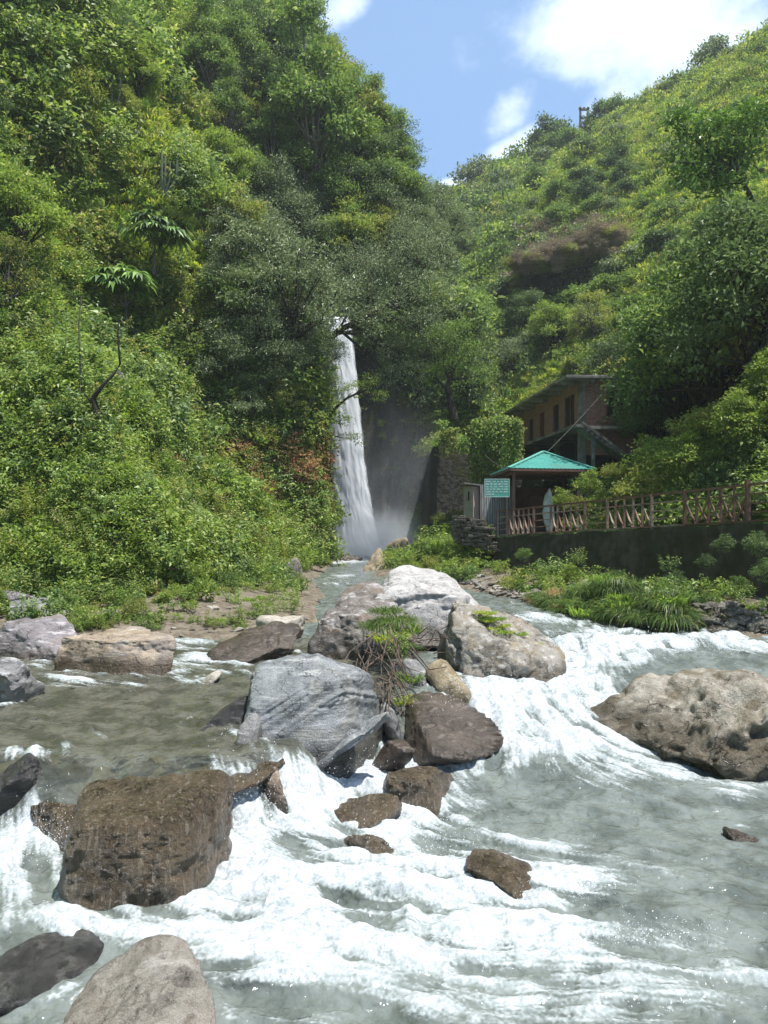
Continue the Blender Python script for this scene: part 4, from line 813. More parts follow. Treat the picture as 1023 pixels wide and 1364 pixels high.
roof = b.build('roof', M['green_sheet'], hut, smooth_=True)
b = MB()
for c_ in (FLc, FRc, BRc, BLc): b.bar(c_ - HO + (0, 0, .05), AP - HO + (0, 0, .07), .16, .05)
b.build('ridge_cap', M['green_trim'], roof)
b = MB()
for A_c, B_c in ((FLc, FRc), (FRc, BRc), (BRc, BLc), (BLc, FLc)): b.bar(A_c - HO - (0, 0, .04), B_c - HO - (0, 0, .04), .04, .09); b.bar((A_c * .85 + AP * .15) - HO - (0, 0, .26), (B_c * .85 + AP * .15) - HO - (0, 0, .26), .08, .12)
for c_ in (FLc, FRc, BRc, BLc): b.bar(c_ - HO - (0, 0, .05), AP - HO - (0, 0, .08), .07, .09)
for q in (.33, .66): b.bar(FLc * (1 - q) + BLc * q - HO - (0, 0, .1), FRc * (1 - q) + BRc * q - HO - (0, 0, .1), .06, .08)
b.build('roof_frame', M['redpaint'], hut)
for c_ in (FLc, FRc, BRc, BLc, (FLc + BLc) / 2, (FRc + BRc) / 2):
    p = c_ * .87 + np.array([AP[0], AP[1], c_[2]]) * .13; b = MB(); b.bar(p - HO - (0, 0, .1), np.array([p[0], p[1], -1.35]) - HO, .11); b.build('post', M['redpaint'], hut)
b = MB(); b.bar(np.array([6.35, 37.6, 0]) - HO, np.array([9.0, 38.2, 0]) - HO, .08, 2.4); b.build('back_wall', M['redwall'], hut)
b = MB(); b.bar(np.array([7.1, 37.66, -.15]) - HO, np.array([7.8, 37.82, -.15]) - HO, .12, 1.85); b.build('door', simplemat('door_red', (0.22, 0.09, 0.07), (0.28, 0.12, 0.095), 3), hut)
b = MB(); b.box(np.array([8.35, 37.95, .35]) - HO, (.1, .14, 1.1)); b.box(np.array([8.35, 37.9, .9]) - HO, (.5, .14, .06)); b.build('door_frame', M['palepaint'], hut)
# corrugated shed wall and pink booth
shd = empty('sheet_metal_shed', (5.3, 36.2, -1.0)); tag(shd, 'low shed of grey corrugated sheets standing left of the pavilion', 'shed'); SO = np.array([5.3, 36.2, -1.0])
U_, V_ = np.meshgrid(np.linspace(0, 1, 200), np.linspace(0, 1, 6)); A0, A1 = px(640, 695, 35.2), px(684, 693, 36.0)
xx = A0[0] + (A1[0] - A0[0]) * U_; yv = A0[1] + (A1[1] - A0[1]) * U_ + .018 * np.sin(U_ * 1.55 / .11 * 2 * math.pi); z0_, z1_ = -1.2, 1.22; zz = z0_ + (z1_ - z0_) * V_
i = np.arange(5)[:, None] * 200; j = np.arange(199)[None]
link('wall', mesh_np('wall', np.stack([xx, yv, zz], -1).reshape(-1, 3) - SO, np.stack([i + j, i + j + 1, i + 201 + j, i + 200 + j], -1).reshape(-1, 4), [M['grey_sheet']]), shd)
b = MB(); b.hexa(np.array([[A0[0], A0[1] + .05, -1.3], [A1[0], A1[1] + .05, -1.3], [A0[0] + .1, 38, -1.3], [A1[0] + .1, 38.2, -1.3], [A0[0], A0[1] + .05, 1.2], [A1[0], A1[1] + .05, 1.2], [A0[0] + .1, 38, 1.15], [A1[0] + .1, 38.2, 1.15]]) - SO); b.build('inner_wall', M['grey_sheet'], shd)
b = MB(); c_ = (A0 + A1) / 2; b.box((c_[0] - SO[0], c_[1] + 1.1 - SO[1], 1.26 - SO[2]), (1.75, 2.6, .05)); b.build('roof', M['steel'], shd)
bth = empty('booth', px(628, 695, 35.6)); tag(bth, 'narrow booth with a grey front and pink side, left of the corrugated shed', 'booth'); BO = np.array(bth.location)
P0, P1, P2 = px(617.5, 694, 36.4), px(630, 696, 35.3), px(638.5, 695, 35.5); zb_, zt_ = -1.4, 1.20
b = MB(); b.hexa(np.array([[P0[0], P0[1], zb_], [P1[0], P1[1], zb_], [P0[0] + .3, P0[1] + 1, zb_], [P1[0] + .3, P1[1] + 1.2, zb_], [P0[0], P0[1], zt_], [P1[0], P1[1], zt_], [P0[0] + .3, P0[1] + 1, zt_], [P1[0] + .3, P1[1] + 1.2, zt_]]) - BO); b.build('wall', M['grey_sheet'], bth)
b = MB(); b.hexa(np.array([[P1[0] + .002, P1[1] - .02, zb_], [P2[0], P2[1], zb_], [P1[0] + .2, P1[1] + .9, zb_], [P2[0] + .2, P2[1] + .9, zb_], [P1[0] + .002, P1[1] - .02, zt_ - .03], [P2[0], P2[1], zt_ - .03], [P1[0] + .2, P1[1] + .9, zt_ - .03], [P2[0] + .2, P2[1] + .9, zt_ - .03]]) - BO); b.build('side_wall', M['pinkwall'], bth)
b = MB(); m_ = (P0 + P2) / 2; b.box(np.array([m_[0] + .12, 36.2, zt_ + .06]) - BO, (1.05, 1.9, .06), rot3(0, 8, 0)); b.build('roof', M['concrete'], bth)
q0 = P0 * .45 + P1 * .55; b = MB(); b.box(np.array([q0[0], q0[1] - .05, .75]) - BO, (.08, .06, .42)); b.build('window', M['darkin'], bth)
# stacked flat stones closing the wall end
STW = np.random.default_rng(8); b = MB()
for row in range(9):
    z_ = -1.25 + row * .13; s_ = 0
    while s_ < 2.6 - row * .12:
        w_ = STW.uniform(.25, .6); p = np.array([3.15 + s_ * .62 + STW.uniform(-.05, .05), 32.5 - s_ * .42 + STW.uniform(-.06, .06), z_ - s_ * .13])
        b.box(p, (w_, STW.uniform(.3, .5), .115), rot3(STW.uniform(-4, 4), STW.uniform(-5, 5) , STW.uniform(-40, -20))); s_ += w_ * .95
o_ = b.build('dry_stone_wall', R_['river'], bevel=.02); tag(o_, 'short stack of flat pale stones at the left end of the railing', 'stone wall')
# blue-white sheet bundle by the pavilion
V, Fc = rock_mesh((.55, .45, 1.95), 333, 4, amp=.06, nrand=6, sharp=6); p = px(731, 651, 33.8) - np.array([0, 0, .95])
tag(link('plastic_bundle', mesh_np('plastic_bundle', V, Fc, [M['bluewhite']]), None, p), 'pale blue and white plastic bundle in the shrubs right of the pavilion door', 'bundle')

# brick house on the upper terrace
HB = np.array([10.1, 39.6, 0.0]); house = empty('brick_house', HB + (0, 0, 2.0)); tag(house, 'unfinished brick house with concrete slab roof and an open lower storey', 'house'); HO2 = np.array(house.location)
f = np.array([-.9, 16.2]); f /= np.linalg.norm(f); r_ = np.array([f[1], -f[0]])
def HP(s, w, z): return np.array([HB[0] + f[0] * s + r_[0] * w, HB[1] + f[1] * s + r_[1] * w, z]) - HO2
RH = np.array([[r_[0], f[0], 0], [r_[1], f[1], 0], [0, 0, 1.0]])   # columns: across, along, up
def hbox(b, s0, s1, w0, w1, z0, z1): b.box(HP((s0 + s1) / 2, (w0 + w1) / 2, (z0 + z1) / 2), (abs(w1 - w0), abs(s1 - s0), abs(z1 - z0)), RH)
ZF, ZT = 4.35, 6.75
ops = [(1.0, 2.9, 4.62, 6.25), (3.9, 5.2, 4.42, 6.15), (7.0, 8.2, 4.50, 6.1), (9.7, 10.9, 4.42, 6.05)]
b = MB(); s_ = 0.18
for (a0, a1, z0, z1) in ops + [(16, 16, ZF, ZT)]:
    hbox(b, s_, a0, 0, .2, ZF, ZT)
    if a1 > a0: hbox(b, a0, a1, 0, .2, z1, ZT); (z0 > ZF + .05) and hbox(b, a0, a1, 0, .2, ZF, z0)
    s_ = a1
wl_ = b.build('wall', M['brick'], house)
b = MB(); hbox(b, -.0, .2, .32, 1.35, ZF - 1.4, ZT); hbox(b, 0, .2, 2.35, 5.0, ZF - 1.4, ZT); hbox(b, 0, .2, 1.35, 2.35, ZF - 1.4, 4.95); hbox(b, 0, .2, 1.35, 2.35, 6.25, ZT); b.build('wall', M['brick'], house)
b = MB(); hbox(b, 0.4, 16, 4.8, 5.0, 2.0, ZT); hbox(b, 15.8, 16, .2, 4.8, 2.0, ZT); b.build('wall', M['brick'], house)
for k, (a0, a1, z0, z1) in enumerate(ops):
    if k == 0 or k == 2:
        b = MB(); hbox(b, a0 + .003, a1 - .003, .12, .16, z0 + .003, z1 - .003); w_ = b.build('window', M['darkin'], house); b = MB()
        for q in (0, .5, 1): c_ = a0 + .04 + (a1 - a0 - .08) * q; hbox(b, c_ - .035, c_ + .035, .05, .11, z0 + .004, z1 - .004)
        hbox(b, a0 + .08, a1 - .08, .055, .105, z0 + .01, z0 + .07); b.build('frame', M['redwall'], w_)
    else:
        b = MB(); hbox(b, a0 + .003, a1 - .003, .12, .17, z0 + .003, z1 - .003); w_ = b.build('door', M['darkin'], house); b = MB()
        for c_ in (a0 + .05, a1 - .05): hbox(b, c_ - .04, c_ + .04, .05, .11, z0 + .004, z1 - .004)
        b.build('frame', M['redwall'], w_)
b = MB(); hbox(b, .08, .14, 1.36, 2.34, 4.96, 6.24); w_ = b.build('window', M['darkin'], house); b = MB()
for c_ in (1.4, 1.85, 2.3): hbox(b, .02, .07, c_ - .03, c_ + .03, 4.97, 6.23)
b.build('frame', M['redwall'], w_)
b = MB(); hbox(b, -.03, .3, -.04, .3, 2.0, ZT); b.build('column', M['concrete'], house)
for s_ in (4.8, 9.8, 15.4): b = MB(); hbox(b, s_ - .15, s_ + .15, .02, .3, 1.9, ZF - .16); b.build('column', M['concrete'], house)
b = MB(); hbox(b, -.9, 16.6, -1.0, 5.2, ZT, ZT + .15); rf = b.build('roof_slab', M['concrete'], house, bevel=.02)
b = MB()
for s_ in (.1, 3.4, 6.4, 9.4, 12.4, 15.6): hbox(b, s_ - .1, s_ + .1, -.9, 0.0, ZT - .2, ZT - .003)
hbox(b, -.8, -.02, .3, .5, ZT - .2, ZT - .003); hbox(b, -.8, -.02, 2.6, 2.8, ZT - .2, ZT - .003); b.build('beam', M['concrete'], rf)
b = MB(); hbox(b, -.9, 16.2, -.75, 4.8, ZF - .16, ZF - .003); b.build('floor_slab', M['concrete'], house)
b = MB(); hbox(b, 1.8, 2.0, .3, 4.8, 1.9, ZF - .17); hbox(b, 2.0, 15.8, 1.6, 1.8, 1.9, ZF - .17); b.build('lower_wall', M['darkin'], house)  # shade of the open lower storey is put into the wall colour
b = MB()
for k in range(9):
    hbox(b, -2.0, -.92, -.55 + k * .24, -.28 + k * .24, ZF - .22 - k * .17, ZF - .05 - k * .17)
b.bar(HP(-1.45, -.5, ZF - .22), HP(-1.45, 1.75, ZF - 1.78), 1.0, .10); hbox(b, -2.0, -.92, -.8, -.551, ZF - .2, ZF - .05)
b.build('staircase', M['concrete'], house)
b = MB(); hbox(b, -1.9, -1.75, .0, .15, 1.6, ZF - .5); b.build('stair_post', M['concrete'], house)
for sx_ in (-1.98,):
    b = MB(); b.bar(HP(sx_, -.5, ZF + .04), HP(sx_, 1.7, ZF - 1.55), .06, .12); b.build('stair_edge', M['concrete'], house)
# tiny shelter roof in the shrubs to the right
sh = px(890, 598, 31); b = MB(); b.box((0, 0, 0), (1.25, 1.1, .06), rot3(0, -3, 0)); o_ = b.build('shelter_roof', M['palepaint'], None, loc=sh); o_.name = 'small_shelter'
tag(o_, 'small flat board roof of a shelter almost lost in the shrubs on the right', 'shelter')
for dx in (-.5, .5):
    b = MB(); b.bar((dx, -.3, -.035), (dx, -.3, -1.6), .07); b.build('post', M['bark'], o_)
# cables
def cable(a, b_, sag, r_c, label):
    T_ = np.linspace(0, 1, 40)[:, None]; P_ = a * (1 - T_) + b_ * T_; P_[:, 2] -= sag * 4 * (T_[:, 0] * (1 - T_[:, 0])); V, Q = tube(P_, r_c, 5)
    tag(link('cable', mesh_np('cable', V, Q, [M['steel']])), label, 'cable')
cable(px(724, 607, 35.2), px(900, 400, 40), .35, .011, 'thin pale cable running from the pavilion roof up past the brick house')
cable(px(676, 626, 32.2), px(640, 600, 41), .1, .014, 'short wire from the pavilion eave to the vine hung cliff')
# twin pole line support on the ridge
def ridge_y(x):    # photo row where the hill meets the sky in column x
    pts = np.full(160, float(x)); ys = np.linspace(330, 20, 160); P_, ok = ground_at(pts, ys); k_ = np.where(ok & (np.arange(160) > -1))[0]; last = 0
    for q in range(160):
        if ok[q]: last = q
        else: break
    return ys[last], P_[last]
ry_, RP = ridge_y(778); pyl = empty('power_pole', RP + np.array([0, 0, .7])); tag(pyl, 'twin pole power line support standing on the skyline of the right ridge', 'power pole')
kk = RP[1] / F
for dx in (-5, 5):
    b = MB(); b.bar((dx * kk, 0, -3.5), (dx * kk, 0, 34 * kk), .36); b.build('pole', M['steel'], pyl)
for hz_, wd_ in ((31, 13), (20, 12)):
    b = MB(); b.bar((-wd_ / 2 * kk, 0, hz_ * kk), (wd_ / 2 * kk, 0, hz_ * kk), .36); b.build('cross_arm', M['steel'], pyl)
for dx in (-6, 0, 6):
    b = MB(); b.bar((dx * kk, 0, 31.6 * kk), (dx * kk, 0, 34 * kk), .34); b.build('insulator', M['concrete'], pyl)
# ------------------------------------------------------------------ plants: shapes
def unit(v): return v / (np.linalg.norm(v, axis=-1, keepdims=True) + 1e-9)
def leafquads(C, A, N, L, Wd, fold=0.25, curl=0.15):
    """C base, A axis, N face normal; one folded four-cornered leaf each"""
    S = unit(np.cross(A, N)); N = unit(np.cross(S, A)); L = np.asarray(L)[:, None]; Wd = np.asarray(Wd)[:, None]
    p0 = C; pm = C + A * L * 0.45; tip = C + A * L - N * L * curl
    l = pm + S * Wd * .5 + N * Wd * fold; r = pm - S * Wd * .5 + N * Wd * fold
    V = np.stack([p0, l, tip, r], 1).reshape(-1, 3); Q = np.arange(len(C) * 4).reshape(-1, 4); return V, Q
def longleaf(C, A, N, L, Wd, droop=0.5, seg=4, fold=.15):
    """long strap or lance leaves of several segments, bending down"""
    S = unit(np.cross(A, N)); n = len(C); L = np.asarray(L)[:, None]; Wd = np.asarray(Wd)[:, None]; rows = []
    for k in range(seg + 1):
        u_ = k / seg; w_ = math.sin(min(1, u_ * 1.0 + 0.12) * math.pi) ** .8 if k < seg else 0.04
        c_ = C + A * L * u_ - np.array([0, 0, 1.0]) * L * droop * u_ ** 2
        rows += [c_ - S * Wd * .5 * w_ + N * Wd * fold * w_, c_ + S * Wd * .5 * w_ + N * Wd * fold * w_]
    V = np.stack(rows, 1).reshape(-1, 3); m_ = 2 * (seg + 1); b_ = (np.arange(n) * m_)[:, None, None]
    q = np.array([[2 * k, 2 * k + 1, 2 * k + 3, 2 * k + 2] for k in range(seg)])[None]
    return V, (b_ + q).reshape(-1, 4), m_
def crown(rg_, lobes, n, L, aspect=.5, per=12, spread=.16, up=.85, shell=.55, jit=.7, droop=0.1):
    """leaf sprays over and inside a set of lobes [(centre, radius)]"""
    lobes_c = np.array([l[0] for l in lobes], float); lr = np.array([l[1] for l in lobes], float)
    nc = max(1, n // per); w = lr ** 2; k = rg_.choice(len(lr), nc, p=w / w.sum()); d = unit(rg_.normal(size=(nc, 3)))
    flip = (d[:, 2] < -.25) & (rg_.random(nc) < .6); d[flip, 2] *= -1
    rr_ = shell + (1 - shell) * rg_.random(nc) ** .6; rr_ *= 1 + .18 * rg_.normal(size=nc)
    c = lobes_c[k] + d * (lr[k] * rr_)[:, None] * np.array([1, 1, .82])
    ct = rg_.random(nc); m_ = nc * per; ci = np.repeat(np.arange(nc), per)
    C = c[ci] + rg_.normal(size=(m_, 3)) * spread * 1.15 * np.array([1, 1, .38]); D = unit(d[ci] + jit * rg_.normal(size=(m_, 3)) + np.array([0, 0, -droop]))
    N = unit(np.array([0, 0, up]) + .45 * d[ci] + .42 * rg_.normal(size=(m_, 3)))
    ll = L * rg_.uniform(.6, 1.25, m_); V, Q = leafquads(C, D, N, ll, ll * aspect * rg_.uniform(.8, 1.2, m_))
    ti = np.clip(.55 * ct[ci] + .45 * rg_.random(m_), 0, 1); return V, Q, np.repeat(ti, 4), c
def limbs(rg_, lobes, base, h0, r0, lean=(0, 0), sub=3):
    b = MB(); base = np.array(base, float); fork = base + np.array([lean[0], lean[1], h0]); T_ = np.linspace(-.25, 1, 9)[:, None]
    P = base + (fork - base) * T_ + .06 * rg_.normal(size=(9, 3)) * h0 * np.array([1, 1, 0]) * (T_ > 0); b.tube(P, np.linspace(r0 * 1.25, r0 * .75, 9), 8)
    fork = P[-1]
    for c_, r_l in lobes:
        c_ = np.array(c_, float); st = P[rg_.integers(5, 9)]; mid = st * .45 + c_ * .55 + rg_.normal(size=3) * r_l * .22 - np.array([0, 0, .12 * r_l])
        tt = np.linspace(0, 1, 8)[:, None]; Q_ = (1 - tt) ** 2 * st + 2 * tt * (1 - tt) * mid + tt ** 2 * c_; b.tube(Q_, np.linspace(r0 * .48, r0 * .12, 8), 6)
        for _ in range(sub):
            e = c_ + unit(rg_.normal(size=3)) * r_l * .85; s2 = Q_[rg_.integers(4, 8)]; m2 = (s2 + e) / 2 + rg_.normal(size=3) * r_l * .12; Q2 = (1 - tt) ** 2 * s2 + 2 * tt * (1 - tt) * m2 + tt ** 2 * e; b.tube(Q2, np.linspace(r0 * .16, r0 * .04, 8), 4)
    return np.concatenate(b.V), np.concatenate(b.Q)
def domelobes(rg_, n, R, H, z0, rmin=.3, rmax=.45):
    out = []
    for k in range(n):
        a = k * 2.399 + rg_.uniform(-.6, .6); u_ = (k + .5) / n; rr_ = R * math.sqrt(u_) * .8; out.append(((rr_ * math.cos(a), rr_ * math.sin(a), z0 + H * (.25 + .62 * (1 - u_ ** 1.3)) * rg_.uniform(.6, 1.18)), R * rg_.uniform(rmin, rmax)))
    return out
TREE = {}
def treeproto(key, leafm, bark, n, L, nl, R, H, z0, seed, aspect=.5, r0=.16, lean=(0, 0), sub=3, **k):
    rg_ = np.random.default_rng(seed); lb = domelobes(rg_, nl, R, H, z0, k.pop('rmin', .3), k.pop('rmax', .45)); lb = [((c[0] + lean[0], c[1] + lean[1], c[2]), r) for c, r in lb]
    V, Q, ti, _ = crown(rg_, lb, n, L, aspect, **k); TV_, TQ_ = limbs(rg_, lb, (0, 0, 0), z0 + H * .18, r0, (lean[0] * .6, lean[1] * .6), sub)
    TREE[key] = (mesh_np('crown', V, Q, [M[leafm]], {'tint': ti}, smooth_=False), mesh_np('trunk', TV_, TQ_, [M[bark]]))
treeproto('broad', 'mid', 'bark', 8600, .19, 24, 2.9, 4.6, 2.0, 1, spread=.2, rmin=.17, rmax=.36, shell=.3)
treeproto('broad2', 'bright', 'bark', 7600, .20, 20, 2.6, 4.4, 1.8, 2, spread=.22, rmin=.17, rmax=.36, shell=.3)
treeproto('dark', 'dark', 'bark', 8600, .18, 24, 2.7, 5.2, 1.6, 3, spread=.2, rmin=.16, rmax=.36, shell=.3)
treeproto('silver', 'silver', 'bark', 10000, .16, 27, 3.0, 4.4, 1.8, 4, aspect=.42, spread=.2, rmin=.15, rmax=.33, shell=.3)
treeproto('silver2', 'silver', 'bark', 8000, .165, 19, 2.4, 4.8, 1.4, 5, aspect=.42, spread=.2, rmin=.16, rmax=.34, shell=.3)
treeproto('tall', 'mid', 'barkg', 6000, .20, 17, 1.9, 6.5, 2.6, 6, spread=.2, rmin=.2, rmax=.36, shell=.3)
treeproto('airy', 'olive', 'barkg', 3200, .16, 15, 2.2, 3.6, 1.6, 7, spread=.26, shell=.2, rmin=.18, rmax=.32, r0=.12, sub=5)
treeproto('olive', 'olive', 'bark', 7400, .19, 21, 2.6, 4.2, 1.6, 8, spread=.2, rmin=.17, rmax=.36, shell=.3)
# crowns for far hillsides: larger leaves, few of them
treeproto('farround', 'mid', 'bark', 2600, .34, 9, 2.3, 3.0, .7, 9, aspect=.6, spread=.3, sub=1)
treeproto('fardark', 'dark', 'bark', 2600, .34, 9, 2.1, 3.2, .9, 10, aspect=.6, spread=.3, sub=1)
treeproto('farsilver', 'silver', 'barkg', 2200, .32, 8, 2.0, 3.0, .9, 11, aspect=.6, spread=.3, sub=2)
CNT = {}
def put(key, P, s, label, group, name='tree', rz=None, tilt=(0, 0), sz=None):
    r = empty(name, P, (tilt[0], tilt[1], RNG.uniform(0, 6.28) if rz is None else rz)); sv = (s, s, s * (sz or 1)); r.scale = sv
    tag(r, label, 'tree', group); cr_, tr_ = TREE[key]; link('trunk', tr_, r); link('crown', cr_, r); return r
def putpx(key, x, ybase, hpx, label, group=None, name='tree', hproto=7.2, **k):
    P, ok = ground_at([x], [ybase]); 
    if not ok[0]:
        for dy in range(4, 140, 4):
            P, ok = ground_at([x], [ybase + dy])
            if ok[0]: break
        else: return None
    P = P[0]; s = hpx / F * P[1] / hproto; return put(key, P - np.array([0, 0, .15]), s, label, group, name, **k)

SHR = {}
def shrub(key, leafm, n, L, seed, R=1.0, H=1.2, nl=11, aspect=.5, **k):
    rg_ = np.random.default_rng(seed); lb = domelobes(rg_, nl, R, H, -.1, .2, .5); lb.append(((0, 0, .2), R * .7)); V, Q, ti, c = crown(rg_, lb, n, L, aspect, **k)
    SHR[key] = mesh_np('foliage', V, Q, [M[leafm]], {'tint': ti}, smooth_=False)
shrub('bright', 'bright', 2000, .135, 21, spread=.11); shrub('mid', 'mid', 2100, .13, 22, spread=.10); shrub('dark', 'dark', 2100, .13, 23, spread=.10); shrub('olive', 'olive', 1900, .12, 24, spread=.11)
shrub('silver', 'silver', 2400, .105, 25, spread=.10, aspect=.42); shrub('rust', 'rust', 2200, .12, 26, spread=.12); shrub('bigleaf', 'bright', 900, .20, 27, spread=.16, aspect=.6); shrub('brown', 'brown', 2400, .12, 28, spread=.12)
def bladeclump(key, mat, n, h, w, seed, R=.35, droop=.55, spreadout=.6):
    rg_ = np.random.default_rng(seed); a = rg_.uniform(0, 6.28, n); r = R * np.sqrt(rg_.random(n)); C = np.stack([r * np.cos(a), r * np.sin(a), np.full(n, -.05)], 1)
    A = unit(np.stack([np.cos(a) * spreadout * rg_.uniform(.1, 1, n), np.sin(a) * spreadout * rg_.uniform(.1, 1, n), np.ones(n)], 1) + .15 * rg_.normal(size=(n, 3))); N = unit(np.stack([-np.cos(a), -np.sin(a), .6 * np.ones(n)], 1))
    V, Q, m_ = longleaf(C, A, N, h * rg_.uniform(.5, 1.15, n), w * rg_.uniform(.7, 1.3, n), droop, 3); SHR[key] = mesh_np('grass', V, Q, [M[mat]], {'tint': np.repeat(rg_.random(n), m_)}, smooth_=False)
bladeclump('tuft_y', 'yellow', 200, .6, .045, 31, R=.5); bladeclump('tuft_g', 'grass', 200, .6, .045, 32, R=.5); bladeclump('tuft_d', 'drygrass', 220, .5, .018, 33, droop=.9, spreadout=.9); bladeclump('reed', 'reedgrass', 420, .75, .018, 34, R=.45, droop=.9, spreadout=.9)
# leafy weeds: upright stems with lance leaves
def weeds(key, mat, seed, nst=16, h=.9, L=.13, R=.4):
    rg_ = np.random.default_rng(seed); Cs, As, Ns = [], [], []
    for _ in range(nst):
        a = rg_.uniform(0, 6.28); r = R * math.sqrt(rg_.random()); b0 = np.array([r * math.cos(a), r * math.sin(a), 0]); hh = h * rg_.uniform(.5, 1.1); ln = np.array([math.cos(a) * .25, math.sin(a) * .25, 1]); nlf = 26
        for q in range(nlf):
            u_ = .15 + .85 * q / nlf; an = q * 2.4; d = np.array([math.cos(an), math.sin(an), .35]); Cs.append(b0 + ln * hh * u_); As.append(d + .2 * rg_.normal(size=3)); Ns.append(np.array([0, 0, 1.0]) + .4 * rg_.normal(size=3))
    Cs, As, Ns = np.array(Cs), unit(np.array(As)), unit(np.array(Ns)); n = len(Cs); ll = L * rg_.uniform(.5, 1.2, n); V, Q = leafquads(Cs, As, Ns, ll, ll * .36, curl=.3)
    SHR[key] = mesh_np('weeds', V, Q, [M[mat]], {'tint': np.repeat(rg_.random(n), 4)}, smooth_=False)
weeds('weed_b', 'bright', 35); weeds('weed_m', 'mid', 36, L=.16); weeds('weed_o', 'olive', 37, L=.11)

# ---- undergrowth: nobody could count it, so each stand is one object strewn with clumps
def clumpset(name, specs):
    c = bpy.data.collections.new(name)
    for i_, (me) in enumerate(specs):
        o = bpy.data.objects.new('clump_%02d_%s' % (i_, name), me); c.objects.link(o)
    return c
def small(mat, n, L, seed, **k):
    rg_ = np.random.default_rng(seed); lb = [((rg_.normal() * .22, rg_.normal() * .22, .12 + .2 * rg_.random()), rg_.uniform(.22, .36)) for _ in range(5)]; V, Q, ti, _ = crown(rg_, lb, n, L, **k); return mesh_np('clump', V, Q, [M[mat]], {'tint': ti}, smooth_=False)
CL = [small('bright', 330, .11, 41, spread=.07), small('mid', 330, .11, 42, spread=.07), small('dark', 330, .11, 43, spread=.07), small('olive', 330, .10, 44, spread=.07), SHR['weed_b'], SHR['weed_m'], SHR['tuft_y'], SHR['tuft_g'], SHR['tuft_d'],
      small('rust', 380, .09, 45, spread=.08), small('silver', 380, .095, 46, spread=.07, aspect=.42), small('bright', 130, .19, 47, spread=.10, aspect=.6), SHR['weed_o'], small('brown', 380, .10, 48, spread=.08)]
CCOL = clumpset('clumps', CL)
def scatter_tree():
    ng = bpy.data.node_groups.new('strew', 'GeometryNodeTree'); ng.interface.new_socket('Geometry', in_out='INPUT', socket_type='NodeSocketGeometry'); ng.interface.new_socket('Geometry', in_out='OUTPUT', socket_type='NodeSocketGeometry')
    N = ng.nodes; L = ng.links; gi = N.new('NodeGroupInput'); go = N.new('NodeGroupOutput'); ip = N.new('GeometryNodeInstanceOnPoints'); ci = N.new('GeometryNodeCollectionInfo'); ci.inputs['Collection'].default_value = CCOL; ci.inputs['Separate Children'].default_value = True; ci.inputs['Reset Children'].default_value = True
    def na(nm, ty):
        n_ = N.new('GeometryNodeInputNamedAttribute'); n_.data_type = ty; n_.inputs['Name'].default_value = nm; return n_.outputs['Attribute']
    L.new(gi.outputs[0], ip.inputs['Points']); L.new(ci.outputs[0], ip.inputs['Instance']); ip.inputs['Pick Instance'].default_value = True
    L.new(na('idx', 'INT'), ip.inputs['Instance Index']); L.new(na('rot', 'FLOAT_VECTOR'), ip.inputs['Rotation']); L.new(na('scl', 'FLOAT'), ip.inputs['Scale']); L.new(ip.outputs[0], go.inputs[0]); return ng
NG = scatter_tree()
def strew(name, P, idx, rot, scl, label, cat):
    me = bpy.data.meshes.new(name); me.vertices.add(len(P)); me.vertices.foreach_set('co', np.asarray(P, np.float32).ravel())
    a = me.attributes.new('idx', 'INT', 'POINT'); a.data.foreach_set('value', np.asarray(idx, np.int32)); a = me.attributes.new('scl', 'FLOAT', 'POINT'); a.data.foreach_set('value', np.asarray(scl, np.float32)); a = me.attributes.new('rot', 'FLOAT_VECTOR', 'POINT'); a.data.foreach_set('vector', np.asarray(rot, np.float32).ravel())
    o = link(name, me); md = o.modifiers.new('strew', 'NODES'); md.node_group = NG; tag(o, label, cat, kind='stuff'); return o
# candidate spots over the land, by true area, thinned with distance, kept where the valley view can see them
tri = TQ; A_, B_, C_, D2_ = TV[tri[:, 0]], TV[tri[:, 1]], TV[tri[:, 2]], TV[tri[:, 3]]
nrm_ = np.cross(C_ - A_, D2_ - B_); area = .5 * np.linalg.norm(nrm_, axis=1); cen = (A_ + B_ + C_ + D2_) / 4; nv_ = unit(nrm_); nv_[nv_[:, 2] < 0] *= -1
dist = np.linalg.norm(cen, axis=1); xr_ = cen[:, 0] / np.maximum(cen[:, 1], .1); zr_ = cen[:, 2] / np.maximum(cen[:, 1], .1)
okc = (cen[:, 1] > 9) & (np.abs(xr_) < .66) & (zr_ < .85) & (dist < 225); lev = wlevel(cen[:, 0], cen[:, 1]); okc &= cen[:, 2] > lev + .12
cen, nv_, area, dist = cen[okc], nv_[okc], area[okc], dist[okc]
Q3 = [a[okc] for a in (A_, B_, C_, D2_)]
el_ = (TV[:, 2] / np.maximum(np.hypot(TV[:, 0], TV[:, 1]), .1)).reshape(len(rr), len(th)); el_[:4] = -9
hor = np.maximum.accumulate(el_, 0); lift = (TV[:, 2].reshape(el_.shape) + 1.3) / np.maximum(rr, .1)[:, None]; lift[:-1] = np.maximum(lift[:-1], lift[1:])
vis_ = ((lift + .004) > hor).ravel()[TQ].any(1)[okc]
facing = np.abs((nv_ * unit(cen)).sum(1))
wgt = area * vis_ * (.25 + .75 * facing) / dist ** 1.75
wgt[(cen[:, 2] / cen[:, 1] > .72)] *= .3
def pick(n, wt):
    k = RNG.choice(len(cen), n, p=wt / wt.sum()); u_, v_ = RNG.random((2, n, 1)); P = Q3[0][k] * (1 - u_) * (1 - v_) + Q3[1][k] * u_ * (1 - v_) + Q3[2][k] * u_ * v_ + Q3[3][k] * (1 - u_) * v_; return P, nv_[k]
def pxy(P): return P[:, 0] / P[:, 1] * F + 511.5, 682 - P[:, 2] / P[:, 1] * F
